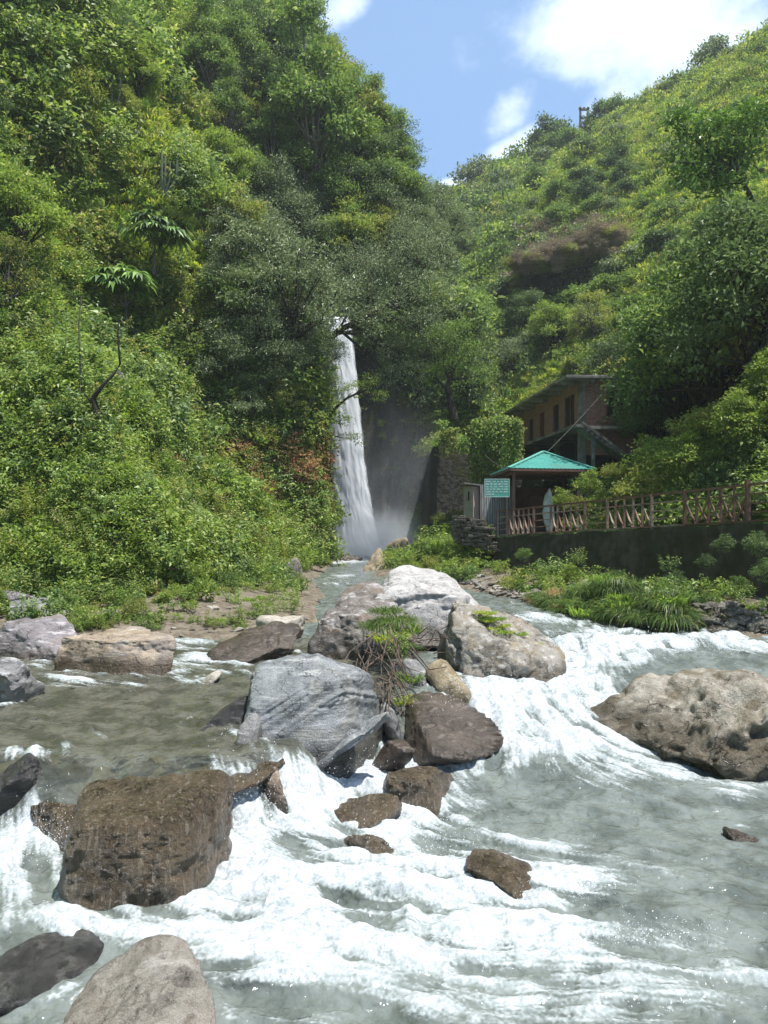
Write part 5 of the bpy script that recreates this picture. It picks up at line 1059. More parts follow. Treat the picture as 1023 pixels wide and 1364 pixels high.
def ell(x, y, cx, cy, rx, ry, rot=0): c, s = math.cos(rot), math.sin(rot); return ((x - cx) * c + (y - cy) * s) ** 2 / rx ** 2 + ((y - cy) * c - (x - cx) * s) ** 2 / ry ** 2 < 1
def clear_of(P):
    X, Y = P[:, 0], P[:, 1]; bad = np.zeros(len(P), bool); dWa = -sdist(X, Y, WALL)
    bad |= (X > 8.2) & (X < 15.4) & (Y > 37.0) & (Y < 57)            # house
    bad |= (X > 2.9) & (X < 9.6) & (Y > 31.6) & (Y < 40.2) & (P[:, 2] < 1.2)  # pavilion yard
    bad |= (dWa > -.5) & (dWa < 2.1) & (Y < 32)                       # wall and path
    bad |= (X > 1.4) & (X < 7.9) & (Y > 38.6) & (Y < 41.8) & (P[:, 2] < 3.75) & (P[:, 2] > -1.3)
    bad |= (X > 1.4) & (X < 3.9) & (Y > 38.6) & (P[:, 2] < 3.75) & (P[:, 2] > -1.3) & (Y < 58)
    bad |= (X > -5.0) & (X < 2.9) & (Y > 43.5) & (Y < 55) & (P[:, 2] < 11.5)  # gorge
    bad |= (X > -3.5) & (X < -1.0) & (Y > 40) & (Y < 46)
    x_, y_ = pxy(P)
    for (a, b_, c_, d_) in ((206, 312, 44, 40), (168, 398, 48, 44), (245, 452, 52, 26), (25, 42, 60, 26), (205, 132, 30, 16), (152, 462, 30, 22), (128, 532, 26, 22)): bad |= (X < -2) & ell(x_, y_, a, b_, c_, d_) & (RNG.random(len(P)) < .85)
    dl = sdist(X, Y, FL); bad |= (dl < .1) & (X < -1) & (Y > 18.2) & (Y < 34) & (RNG.random(len(P)) < .86)   # gravel spit
    return ~bad
def thin_bank(P): return ~((P[:, 2] < -1.7) & (P[:, 0] > 2.2) & (P[:, 1] < 31) & (RNG.random(len(P)) < .62))
def species(P, nv):
    x, y = pxy(P); n = len(P); r = RNG.random(n); nz_ = fbm(P[:, 0] / 3.5, P[:, 1] / 3.5, P[:, 2] / 3.5, oct=3, seed=71) + .5 * fbm(P[:, 0], P[:, 1], P[:, 2], oct=2, seed=72); X, Y = P[:, 0], P[:, 1]
    left = sdist(X, Y, FL) > -.6
    idx = np.where(nz_ + .5 * (r - .5) > .12, 0, np.where(nz_ + .5 * (r - .5) > -.22, 1, 3)); r2 = RNG.random(n)
    idx = np.where(r2 < .16, 4, idx); idx = np.where((r2 > .16) & (r2 < .28), 5, idx); idx = np.where((r2 > .28) & (r2 < .36), 7, idx); idx = np.where((r2 > .36) & (r2 < .41), 11, idx); idx = np.where((r2 > .41) & (r2 < .47), 12, idx)
    yel = ell(x, y, 170, 320, 190, 100, .5) | ell(x, y, 220, 180, 190, 50, -.1) | ell(x, y, 300, 105, 120, 25)
    idx = np.where(left & yel & (r < .85), np.where(r2 < .6, 6, np.where(r2 < .8, 7, 3)), idx)
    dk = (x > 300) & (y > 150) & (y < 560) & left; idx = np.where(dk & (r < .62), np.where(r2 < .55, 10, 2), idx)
    rust = (ell(x, y, 410, 620, 55, 60) | ell(x, y, 320, 640, 60, 60) | ell(x, y, 250, 600, 60, 40)) & left; idx = np.where(rust & (r < .34), 9, idx)
    low = left & (y > 700); idx = np.where(low & (r < .55), np.where(r2 < .5, 4, np.where(r2 < .75, 12, 0)), idx); idx = np.where(left & (y > 775) & (x > 200) & (r < .4), 8, idx)
    far = ~left & (Y > 58); idx = np.where(far, np.where(r < .36, 6, np.where(r < .60, 7, np.where(r < .76, 3, np.where(r < .9, 0, 1)))), idx)
    brn = far & ell(x, y, 745, 350, 92, 40, -.35); idx = np.where(brn & (r < .8), 13, idx)
    shade = ~left & (Y < 44) & (x > 860); idx = np.where(shade & (r < .5), np.where(r2 < .5, 2, 1), idx)
    bigl = (Y > 52) & np.isin(idx, (4, 5, 11, 12)); idx = np.where(bigl, np.where(r2 < .3, 0, np.where(r2 < .4, 1, 3)), idx)
    vine = ~left & (x > 570) & (x < 690) & (y > 490) & (y < 600) & (Y > 38); idx = np.where(vine, np.where(r < .45, 7, np.where(r < .8, 6, 0)), idx)
    return idx
def sow(n, name, label, cat, wt, sc, flt=None, dens=None):
    P, nv = pick(n, wt); ok = clear_of(P) & (P[:, 1] > 4)
    if flt is not None: ok &= flt(P)
    ok &= thin_bank(P); P, nv = P[ok], nv[ok]; idx = species(P, nv); m_ = len(P); Dd = np.linalg.norm(P, axis=1)
    rot = np.stack([-nv[:, 1] * .5 + .25 * RNG.normal(size=m_), nv[:, 0] * .5 + .25 * RNG.normal(size=m_), RNG.uniform(0, 6.28, m_)], 1)
    s = sc * (Dd / 28) ** .80 * RNG.uniform(.55, 1.45, m_); s = np.where(Dd < 24, np.maximum(s, .55), s); s = np.where((idx == 13), s * 1.3, s); hv = fbm(P[:, 0] / 2.6, P[:, 1] / 2.6, P[:, 2] / 2.6, oct=2, seed=77); s = s * np.where(((idx == 6) | (idx == 7)) & (P[:, 0] < 0), .66, 1.0); s = s * np.where(idx >= 6, 1, np.clip(1.0 + 1.1 * hv, .45, 1.7))
    s = np.where((P[:, 0] > 1) & (P[:, 0] < 8.2) & (P[:, 1] > 38) & (P[:, 1] < 50), s * .42, s)
    s = np.where((P[:, 2] < -1.9) & (P[:, 1] < 34), s * .62, s)
    return strew(name, P, idx, rot, s, label, cat)
isleft = lambda P: sdist(P[:, 0], P[:, 1], FL) > -1.2
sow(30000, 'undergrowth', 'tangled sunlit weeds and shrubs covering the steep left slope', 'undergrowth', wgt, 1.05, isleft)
isfar = lambda P: (~isleft(P)) & (P[:, 1] > 57)
isnear = lambda P: (~isleft(P)) & (P[:, 1] <= 57)
sow(40000, 'hillside_grass', 'yellow green grass and low scrub on the sunny right hill', 'hillside scrub', wgt, .62, isfar)
sow(17000, 'bank_undergrowth', 'weeds and creepers over the right bank and terraces', 'undergrowth', wgt, .85, isnear)
# ------------------------------------------------------------------ plants: places
def poisson(poly, r, n=4000, seed=1, jitter=None):
    rg_ = np.random.default_rng(seed); P = np.array(poly, float); lo, hi = P.min(0), P.max(0); out = []
    for _ in range(n):
        q = lo + (hi - lo) * rg_.random(2); c = False; j = len(P) - 1
        for i in range(len(P)):
            if (P[i][1] > q[1]) != (P[j][1] > q[1]) and q[0] < (P[j][0] - P[i][0]) * (q[1] - P[i][1]) / (P[j][1] - P[i][1]) + P[i][0]: c = not c
            j = i
        if c and all((q[0] - o[0]) ** 2 + (q[1] - o[1]) ** 2 > r * r for o in out): out.append(q)
    return out
def where_left(x, y):
    if x > 425 and y > 300: return 'right beside the waterfall'
    if y < 70: return 'near the top edge of the picture'
    if x > 430: return 'just under the wooded skyline'
    if ell(x, y, 170, 320, 200, 110, .5): return 'on the yellow grass patch'
    if x < 60: return 'hard against the left edge'
    if ell(x, y, 143, 540, 90, 60): return 'around the lilac boulder and forked stump'
    if y > 740: return 'at the foot of the slope above the boulders'
    if y > 620: return 'low on the left slope' if x < 230 else 'low on the slope towards the waterfall'
    if x > 300: return 'in the dark wood uphill of the waterfall'
    if y > 440: return 'halfway up the left slope'
    return 'on the upper part of the left slope'
def size_word(h, a, b): return 'small ' if h < a else ('big ' if h > b else '')
gL = 'trees crowding the left mountainside'
rp = random.Random(9)
# (a) named trees
putpx('airy', 95, 215, 150, 'slender thin crowned tree with bare lower limbs on the upper left slope', rz=1.0)
putpx('airy', 268, 130, 150, 'thin upright tree growing from the bright ledge near the top left')
putpx('tall', 415, 330, 260, 'tall tree with a dark forked trunk below the upper left skyline', rz=.4)
putpx('silver', 385, 520, 230, 'grey green bushy tree left of the waterfall top', rz=2)
putpx('silver2', 330, 470, 200, 'grey green tree standing uphill of the one beside the waterfall top')
def custom_tree(loc, lobes, stem, n, L, leafm, label, seed, r0=.22, aspect=.45, spread=.2, sub=4, twigs=True):
    rg_ = np.random.default_rng(seed); loc = np.array(loc, float); lb = [(np.array(c) - loc, r) for c, r in lobes]; r = empty('tree', loc); tag(r, label, 'tree')
    V, Q, ti, cc = crown(rg_, lb, n, L, aspect, spread=spread); link('crown', mesh_np('crown', V, Q, [M[leafm]], {'tint': ti}, smooth_=False), r)
    b = MB(); S_ = np.array(stem, float) - loc; tt = np.linspace(0, 1, 30); kx = np.linspace(0, 1, len(S_)); Pm = np.stack([np.interp(tt, kx, S_[:, k]) for k in range(3)], 1)
    for _ in range(3): Pm[1:-1] = (Pm[:-2] + 2 * Pm[1:-1] + Pm[2:]) / 4
    b.tube(Pm, np.linspace(r0, r0 * .35, 30), 8)
    for c_, rl in lb:
        dd = np.linalg.norm(Pm - c_, axis=1); k = max(2, int(dd.argmin()) - 6); st = Pm[k]; mid = (st + c_) / 2 + rg_.normal(size=3) * rl * .25; t8 = np.linspace(0, 1, 10)[:, None]; Q_ = (1 - t8) ** 2 * st + 2 * t8 * (1 - t8) * mid + t8 ** 2 * c_; b.tube(Q_, np.linspace(r0 * .4, r0 * .08, 10), 6)
        for _ in range(sub):
            e = c_ + unit(rg_.normal(size=3)) * rl * .95; s2 = Q_[rg_.integers(4, 10)]; m2 = (s2 + e) / 2 + rg_.normal(size=3) * rl * .12; b.tube((1 - t8) ** 2 * s2 + 2 * t8 * (1 - t8) * m2 + t8 ** 2 * e, np.linspace(r0 * .12, r0 * .03, 10), 4)
    link('trunk', mesh_np('trunk', np.concatenate(b.V), np.concatenate(b.Q), [M['bark']]), r); return r
# the tree that leans out over the fall
D_ = 44.5
lob = [(px(x, y, D_ + dz), r * D_ / F) for x, y, r, dz in ((470, 400, 38, 0), (510, 375, 40, .5), (550, 350, 38, 1), (575, 390, 34, .5), (540, 405, 36, -.5), (500, 430, 30, -.8), (560, 440, 34, 0), (585, 460, 26, .8), (530, 470, 30, .6), (500, 350, 34, 1.2), (460, 360, 34, .8), (545, 320, 30, 1.6), (580, 335, 26, 1.5), (520, 500, 22, 1.0), (550, 495, 24, .6), (590, 420, 24, 1), (480, 440, 18, -.5), (445, 425, 24, .2))]
custom_tree(px(418, 500, D_ + .3), lob, [px(405, 530, D_ + 1), px(428, 465, D_), px(450, 440, D_ - .3), px(485, 425, D_ - .5), px(520, 405, D_), px(550, 390, D_ + .3)], 26000, .13, 'silver', 'large silvery leaved tree leaning out over the top of the waterfall', 61, .24)
D_ = 43.2
lob = [(px(x, y, D_ + dz), r * D_ / F) for x, y, r, dz in ((470, 522, 13, 0), (492, 512, 13, .3), (505, 528, 10, .3), (455, 560, 11, 0), (470, 585, 9, 0), (440, 540, 16, .3))]
custom_tree(px(430, 575, D_ + .6), lob, [px(425, 585, D_ + .6), px(442, 548, D_), px(462, 530, D_ - .2), px(490, 518, D_)], 1700, .15, 'bright', 'small leafy branching sapling reaching across the middle of the waterfall', 62, .12, spread=.14, sub=2)
# skyline tree with a crooked arm
D_ = 66
lob = [(px(x, y, D_ + dz), r * D_ / F) for x, y, r, dz in ((545, 180, 12, 0), (555, 196, 9, 0), (540, 205, 9, .4), (525, 172, 9, .3), (547, 165, 7, .2))]
custom_tree(px(488, 212, D_), lob, [px(478, 240, D_ + .5), px(494, 196, D_), px(515, 176, D_ - .3), px(532, 172, D_), px(545, 190, D_)], 1100, .17, 'dark', 'crooked half bare tree arm jutting into the sky from the left skyline', 63, .24, spread=.22, sub=4)
ladj = {'broad': 'rounded mid green', 'broad2': 'bright green leafy', 'dark': 'deep green', 'silver': 'wide grey green', 'silver2': 'narrow grey green', 'tall': 'tall slim', 'olive': 'olive green', 'airy': 'thin crowned'}
# (b) skyline of the left mountain, given by crown tops
for k, (x, yt, h, key) in enumerate(((425, 10, 120, 'tall'), (395, 0, 130, 'broad2'), (350, 0, 140, 'dark'), (305, 5, 140, 'broad'), (450, 70, 110, 'broad2'), (470, 90, 110, 'broad'), (495, 105, 120, 'olive'), (505, 150, 130, 'dark'), (478, 150, 130, 'broad2'), (525, 205, 120, 'broad'), (545, 225, 110, 'dark'), (565, 232, 100, 'olive'), (575, 235, 100, 'dark'), (590, 262, 90, 'broad'), (540, 250, 110, 'silver'), (455, 200, 140, 'broad'), (430, 130, 140, 'dark'), (500, 240, 130, 'silver2'), (460, 270, 130, 'broad'), (575, 290, 90, 'silver'), (600, 280, 70, 'dark'), (612, 300, 60, 'broad'))):
    putpx(key, x, yt + h * .93, h, ladj[key] + ' tree on the left skyline, ' + ('at its top by the cloud' if yt < 30 else 'above the crooked bare arm' if yt < 160 else 'where it drops to the valley notch' if x > 560 else 'a little below the crooked bare arm'), 'trees on the left skyline')
for q in poisson([(290, 130), (420, 60), (500, 170), (590, 300), (590, 330), (470, 330), (440, 420), (430, 500), (330, 560), (285, 420), (300, 300)], 36, seed=2):
    right = q[0] > 300; key = rp.choice(['silver', 'silver2', 'broad', 'dark', 'silver', 'olive'] if q[1] > 260 else ['broad', 'dark', 'broad2', 'tall', 'olive', 'silver2'])
    h = rp.uniform(95, 150); putpx(key, q[0], q[1] + h * .5, h, size_word(h, 110, 135) + ladj[key] + ' tree ' + where_left(q[0], q[1]), gL + ' ' + key.rstrip('2'))
for q in poisson([(-30, -40), (420, -40), (420, 40), (300, 110), (180, 100), (-30, 130)], 56, seed=3):
    key = rp.choice(['dark', 'broad', 'broad2', 'dark', 'tall', 'airy']); h = rp.uniform(90, 150); putpx(key, q[0], q[1] + h * .5, h, size_word(h, 108, 132) + ladj[key] + ' tree ' + where_left(q[0], q[1]), gL + ' ' + key.rstrip('2'))
for q in poisson([(-20, 100), (280, 110), (290, 190), (200, 170), (60, 200), (-20, 200)], 80, seed=4):
    key = rp.choice(['airy', 'airy', 'olive']); h = rp.uniform(60, 105); putpx(key, q[0], q[1] + h * .5, h, size_word(h, 85, 105) + ladj[key] + ' tree ' + where_left(q[0], q[1]), gL + ' ' + key.rstrip('2'))
putpx('broad2', 20, 375, 180, 'tall leafy shrub tree at the left edge halfway up'); putpx('airy', 8, 430, 160, 'dark stemmed thin tree at the left edge')
# (c) the left slope shrubs
sl = {'bright': 'bright green leafy shrub', 'mid': 'mid green leafy shrub', 'dark': 'dark green shrub', 'olive': 'yellowish green shrub', 'silver': 'grey green shrub', 'rust': 'reddish dry leaved shrub', 'bigleaf': 'coarse broad leaved shrub', 'brown': 'withered brown shrub'}
def bush(key, x, y, wpx, label, group, zs=1.0, name='shrub', up=0.0):
    P, ok = ground_at([x], [y])
    if not ok[0] or (P[0][2] < -2.5 and P[0][1] < 16): return None
    P = P[0]; s = wpx / F * P[1] / 2.3
    o = link(name, SHR[key], None, P + np.array([0, 0, up * s]), (RNG.normal() * .15, RNG.normal() * .15, RNG.uniform(0, 6.28)), (s, s, s * zs)); tag(o, label, 'shrub', group); return o
for q in poisson([(-20, 230), (90, 200), (290, 250), (300, 560), (440, 470), (452, 600), (445, 700), (440, 745), (300, 790), (180, 830), (-20, 790)], 30, n=6000, seed=5):
    x, y = q
    if ell(x, y, 170, 320, 170, 90, .5) and rp.random() < .92: continue
    if ell(x, y, 168, 400, 50, 50) or ell(x, y, 245, 455, 42, 22) or ell(x, y, 135, 535, 36, 34): continue
    if ell(x, y, 410, 610, 50, 60): key = rp.choice(['rust', 'rust', 'olive', 'mid'])
    elif x > 300 and y < 560: key = rp.choice(['silver', 'silver', 'dark', 'mid'])
    elif y > 700: key = rp.choice(['bright', 'olive', 'bright', 'mid', 'bigleaf'])
    else: key = rp.choice(['bright', 'mid', 'olive', 'bright', 'dark', 'mid', 'bigleaf', 'rust' if x > 220 else 'mid'])
    w_ = rp.uniform(38, 85) * (.72 if y > 740 else 1); bush(key, x, y + 8, w_, size_word(w_, 48, 72) + sl[key] + ' ' + where_left(x, y), 'shrubs on the left slope, ' + key, rp.uniform(.8, 1.3))
for x, y, w in ((345, 735, 70), (320, 745, 60), (70, 790, 70), (110, 800, 60), (250, 780, 60), (365, 700, 60)): bush('bright', x, y, w, 'leafy bright shrub low on the left bank near the water', 'bright shrubs along the left bank')
# (d) big-leaved plants
def bigplant(x, y, rpx, D, label, seed, n=9, stem=None, dark=.0):
    rg_ = np.random.default_rng(seed); o0 = px(x, y, D); r = rpx / F * D; root = empty('large_leaved_plant', o0 - np.array([0, 0, r * .2])); tag(root, label, 'plant'); Cs, As, Ns, Ls = [], [], [], []
    for k in range(n):
        d = unit(rg_.normal(size=3)); d[2] = abs(d[2]) * .9 - .2; c = d * r * rg_.uniform(.35, .75); m_ = 16
        for q in range(m_):
            a = q * 2.399; v = unit(np.array([math.cos(a), math.sin(a), .55 * rg_.random()]) + d * .35); Cs.append(c + v * .04); As.append(v); Ns.append(unit(np.array([0, 0, 1.]) + .3 * rg_.normal(size=3))); Ls.append(r * rg_.uniform(.34, .5))
    V, Q, m_ = longleaf(np.array(Cs), np.array(As), np.array(Ns), np.array(Ls), np.array(Ls) * .26, .75, 5); link('leaves', mesh_np('leaves', V, Q, [M['glossy']], {'tint': np.repeat(rg_.random(len(Cs)), m_)}), root)
    b = MB()
    for k in range(5): e = unit(rg_.normal(size=3)) * r * .5; b.tube([np.array([0, 0, -r * 1.2 if stem is None else -stem / F * D]) + rg_.normal(size=3) * .03, np.array([0, 0, -r * .4]), e * .7 + [0, 0, .1]], [.05, .04, .02], 6)
    b.build('stem', M['barkg'], root, smooth_=True)
def dep_at(x, y, off=.6):
    P, ok = ground_at([x], [y]); return P[0][1] - off if ok[0] else 40.
bigplant(206, 300, 46, dep_at(206, 330, 2.4), 'glossy dark rosette plant with long drooping leaves on the yellow grass slope', 71, 34)
bigplant(168, 374, 58, dep_at(168, 420, 2.6), 'tall stemmed plant with long drooping leaves below the glossy rosette plant', 72, 20, stem=100)
bigplant(152, 448, 34, dep_at(152, 470, .6), 'low plant with pale broad leaves in the dark hollow of the left slope', 73, 5)
bigplant(268, 283, 22, dep_at(268, 300, .4), 'small glossy rosette plant by the grey cactus stems', 74, 4)
# bare forked stump by the lilac boulder
D_ = dep_at(132, 560, .9)
b = MB(); b.tube([px(133, 565, D_), px(128, 545, D_), px(124, 530, D_)], [.13, .11, .09], 8); b.tube([px(124, 530, D_), px(138, 512, D_ - .1), px(152, 498, D_), px(160, 485, D_), px(157, 450, D_), px(158, 420, D_)], [.09, .06, .045, .035, .03, .02], 7); b.tube([px(126, 538, D_), px(115, 528, D_), px(110, 522, D_)], [.07, .04, .02], 6)
tag(b.build('tree_stump', M['bark'], smooth_=True), 'dark forked bare stump in front of the lilac boulder on the left slope', 'stump')
b = MB(); b.tube([px(106, 560, D_ + 1), px(107, 500, D_ + 1), px(105, 430, D_ + 1), px(108, 395, D_ + 1)], [.035, .03, .025, .015], 6); tag(b.build('bare_stem', M['barkg'], smooth_=True), 'thin pale bare stem left of the dark forked stump', 'stem')
# candelabra cactus clumps
def candelabra(x, y, hpx, n, label, seed):
    rg_ = np.random.default_rng(seed); D = dep_at(x, y, .4); h = hpx / F * D; b = MB()
    for k in range(n):
        a = rg_.uniform(0, 6.28); r = rg_.uniform(.1, .45) * h; tx = np.array([math.cos(a) * r, math.sin(a) * r * .5, 0]); hh = h * rg_.uniform(.6, 1)
        b.tube([[0, 0, -.2], tx * .7 + [0, 0, hh * .25], tx + [0, 0, hh * .5], tx * 1.05 + [0, 0, hh]], [.07 * h / 2, .06 * h / 2, .055 * h / 2, .03 * h / 2], 6)
    o = b.build('candelabra_cactus', simplemat('cactus_grey' + str(seed), (0.09, 0.11, 0.075), (0.17, 0.19, 0.14), 6), smooth_=True, loc=px(x, y, D)); tag(o, label, 'cactus')
candelabra(215, 262, 60, 12, 'grey candelabra cactus above the glossy rosette plant', 1); candelabra(375, 85, 55, 10, 'grey candelabra cactus under the trees near the upper skyline', 2); candelabra(300, 40, 60, 9, 'pale branching cactus near the top of the picture', 3); candelabra(148, 150, 50, 7, 'thin grey cactus beside the slender tree of the upper left slope', 4)
# fallen branch, driftwood
D_ = dep_at(225, 762, .8); b = MB(); b.tube([px(193, 766, D_), px(215, 758, D_), px(235, 757, D_), px(250, 753, D_)], [.035, .04, .03, .015], 6); tag(b.build('fallen_branch', M['wood'], smooth_=True), 'bare fallen branch lying across the weeds of the left bank', 'branch')
rgd = np.random.default_rng(12); b = MB()
for k in range(46):
    x0_, y0_ = 512 + rgd.normal() * 16, 820 + rgd.uniform(0, 95); x1_, y1_ = x0_ + rgd.normal() * 26 + 8, y0_ + rgd.uniform(10, 75); D0 = 12.9 - (y0_ - 820) * .017 + rgd.normal() * .12; D1 = 12.9 - (y1_ - 820) * .017 + rgd.normal() * .12
    a_, c_ = px(x0_, y0_, D0), px(x1_, min(y1_, 962), D1); m_ = (a_ + c_) / 2 + rgd.normal(size=3) * .09; b.tube([a_, m_, c_], [rgd.uniform(.006, .018), .01, .004], 5)
for k in range(22):
    x0_, y0_ = rgd.uniform(535, 600), rgd.uniform(832, 872); a_ = px(x0_, y0_, 13.3); c_ = a_ + rgd.normal(size=3) * np.array([.3, .15, .14]); b.tube([a_, (a_ + c_) / 2 + rgd.normal(size=3) * .05, c_], [.012, .01, .004], 5)
tag(b.build('driftwood', M['wood'], smooth_=True), 'tangle of reddish brown roots and driftwood caught on the mid-stream pile', 'driftwood')
# grass on the mid-stream pile
def tuftpx(key, x, y, D, s, label, group=None, zs=1.0, tilt=(0, 0)):
    o = link('grass_tuft', SHR[key], None, px(x, y, D), (tilt[0], tilt[1], RNG.uniform(0, 6.28)), (s, s, s * zs)); tag(o, label, 'grass tuft', group); return o
for x, y, D, s, k in ((505, 835, 13.8, .7, 'reed'), (528, 828, 13.9, .75, 'reed'), (542, 840, 13.8, .6, 'tuft_g'), (520, 852, 13.3, .6, 'tuft_y'), (515, 815, 14.2, .6, 'reed'), (535, 862, 13.1, .5, 'reed'), (545, 905, 12.3, .45, 'tuft_g'), (538, 935, 11.6, .4, 'tuft_y'), (530, 880, 12.8, .5, 'weed_m')):
    tuftpx(k, x, y, D, s, 'green tuft hanging in the driftwood between dark boulder and ridge boulder', 'grass tufts in the driftwood')
for q in range(34):
    u_ = q / 33.; x = 640 + u_ * 78 + RNG.normal() * 6; y = 822 + u_ * 52 + RNG.normal() * 6; tuftpx('tuft_y' if q % 3 else 'tuft_g', x, y, 14.15 - .3 * u_ + RNG.normal() * .08, .30, 'low yellowish grass on the back of the ridge boulder', 'grass on the ridge boulder', .6)
# grass mound on the right bank
for q in range(60):
    a = RNG.random(); x = 716 + 180 * a + RNG.normal() * 5; top = 764 + 24 * abs(a - .48) * 2; y = RNG.uniform(top + 8, 812 + 18 * a); D = 24.0 - 5.0 * a - (y - top) * .028
    o = link('grass_tuft', SHR['reed' if RNG.random() < .75 else ('tuft_d' if a < .3 else 'tuft_g')], None, px(x, y, D), (RNG.normal() * .1, RNG.normal() * .1, RNG.uniform(0, 6.28)), RNG.uniform(.8, 1.15)); tag(o, 'tuft of drooping grass in the green mound on the far bank', 'grass tuft', 'grass tufts in the mound below the retaining wall')
V, Fc = rock_mesh((4.3, 1.9, 1.5), 777, 5, nrand=6, sharp=6, amp=.06); mo = link('grassy_mound', mesh_np('grassy_mound', V, Fc, [M['ground']]), None, (5.95, 21.9, -2.75), (0, 0, -1.12)); tag(mo, 'earth hump under the drooping grass on the far bank', 'mound', kind='structure')
for x, y, w, k in ((762, 762, 34, 'bright'), (770, 745, 26, 'weed_b'), (725, 775, 24, 'bright'), (693, 760, 30, 'mid'), (697, 735, 26, 'mid'), (900, 768, 30, 'dark'), (890, 755, 26, 'weed_m'), (985, 775, 32, 'mid'), (1010, 725, 46, 'dark'), (965, 722, 34, 'dark'), (940, 745, 28, 'dark'), (655, 775, 18, 'olive'), (820, 768, 30, 'dark'), (1020, 760, 46, 'dark'), (930, 785, 26, 'olive')):
    s = w / F * 20 / (2.3 if k in ('bright', 'mid', 'dark', 'olive') else 1.0); D = np.interp(x, [650, 1023], [29, 17.6]); o = link('shrub', SHR[k], None, px(x, y + 8, D), (0, 0, RNG.uniform(0, 6.28)), s * D / 20); tag(o, 'small leafy shrub growing against the foot of the retaining wall', 'shrub', 'shrubs under the retaining wall')
# (e) right bank: mound left of the wall, shrubs behind the railing
for q in poisson([(515, 745), (560, 705), (600, 680), (640, 690), (655, 730), (640, 765), (560, 765)], 15, seed=6): bush(rp.choice(['bright', 'mid', 'bright', 'olive']), q[0], q[1] + 6, rp.uniform(26, 44), 'leafy shrub on the mound below the pavilion', 'shrubs on the mound below the pavilion')
for q in poisson([(745, 660), (775, 640), (850, 615), (905, 605), (1040, 480), (1040, 640), (900, 655), (760, 672)], 22, seed=7):
    s_ = rp.uniform(44, 84) * (.62 if q[0] < 850 else 1); q = (q[0], q[1] + (6 if q[0] < 870 else 0)); key = rp.choice(['bright', 'olive', 'bright', 'mid']); D = np.interp(q[0], [735, 830, 1023], [31.5, 28, 24.5]) + rp.uniform(-.2, 1.5)
    o = link('shrub', SHR[key], None, px(q[0], q[1] + 6, D), (0, 0, rp.uniform(0, 6.28)), s_ / F * D / 2.2); tag(o, {'bright': 'bright green', 'olive': 'yellowish', 'mid': 'mid green'}[key] + ' sunlit shrub behind the railing, ' + ('next to the pavilion' if q[0] < 830 else 'under the small flat shelter roof' if q[0] < 920 else 'on the rise near the right edge'), 'shrub', 'shrubs massed behind the railing')
for x, y, h, k in ((960, 560, 330, 'broad'), (1030, 520, 380, 'dark'), (915, 560, 250, 'dark'), (985, 470, 330, 'broad2'), (1015, 600, 300, 'dark'), (930, 480, 260, 'broad'), (1050, 430, 330, 'olive'), (905, 400, 190, 'dark'), (872, 520, 150, 'dark')):
    D = np.interp(x, [840, 1040], [40, 27]) + (560 - y) * .02; P = px(x, y, D); P[2] = terrz(P[0], P[1]) - .2; s = (P[2] * 0 + h / F * D) / 7.0
    put(k, P, s, {'broad': 'mid green tree', 'dark': 'dark green tree', 'broad2': 'bright green tree', 'olive': 'olive tree'}[k] + {(1030, 520): ' cut by the right edge, tallest above the railing', (915, 560): ' rising just right of the small flat shelter roof', (1015, 600): ' lowest at the right edge behind the railing shrubs', (905, 400): ' on the shaded slope under the drooping glossy leaved tree', (872, 520): ' whose crown covers the right end of the house roof', (960, 560): ' in the middle of the shaded mass above the railing', (985, 470): ' high at the right edge beneath the drooping glossy leaved tree', (930, 480): ' between the house and the shaded mass on the right', (1050, 430): ' highest at the right edge beside the glossy leaved tree'}[(x, y)], 'trees towering over the path on the right')
D_ = 33
lob = [(px(x, y, D_ + dz), r * D_ / F) for x, y, r, dz in ((905, 165, 16, 0), (930, 190, 20, .3), (965, 175, 22, 0), (940, 220, 22, .5), (980, 210, 20, .4), (915, 235, 14, 0), (960, 250, 16, .3), (1010, 160, 22, .3), (895, 215, 9, 0))]
custom_tree(px(1020, 330, D_), lob, [px(1030, 340, D_), px(1000, 262, D_), px(985, 235, D_), px(960, 215, D_)], 3600, .30, 'glossy', 'tree with large drooping glossy leaves reaching in from the upper right edge', 64, .14, aspect=.4, spread=.3, sub=2)
# tree stump tree on the vine block
D_ = 43.5; lob = [(px(x, y, D_ + dz), r * D_ / F) for x, y, r, dz in ((590, 455, 24, 0), (620, 470, 22, .3), (600, 490, 20, 0), (640, 500, 16, .5), (575, 500, 16, .4), (610, 440, 16, .5))]
custom_tree(px(603, 556, D_), lob, [px(605, 560, D_), px(600, 535, D_), px(596, 515, D_), px(602, 490, D_)], 6500, .13, 'mid', 'leafy tree with a thick dark trunk standing on the vine hung block', 65, .26)
# trees between block, house and hill
for x, y, h, k, l in ((735, 480, 90, 'broad2', 'round bright green tree with slim trunks above the house'), (790, 470, 110, 'airy', 'pale feathery tree standing above the house roof'), (680, 520, 80, 'silver', 'grey green tree above the terrace left of the house'), (660, 545, 60, 'silver2', 'small grey green tree at the terrace edge left of the house'), (815, 530, 100, 'dark', 'dense dark creeper covered tree right behind the house'), (700, 460, 90, 'dark', 'dark tree under the brown rock outcrop'), (640, 470, 80, 'broad', 'mid green tree in the valley left of the brown outcrop'), (770, 520, 70, 'olive', 'olive tree just behind the house roof'), (850, 560, 120, 'dark', 'dark tree hiding the right end of the brick house')):
    P, ok = ground_at([x], [y]); P = P[0]
    if k == 'dark' and x == 850: P = px(868, 595, 37.5); P[2] = terrz(P[0], P[1]) - .2
    put(k, P - np.array([0, 0, .2]), h / F * P[1] / 7.0, l, None)
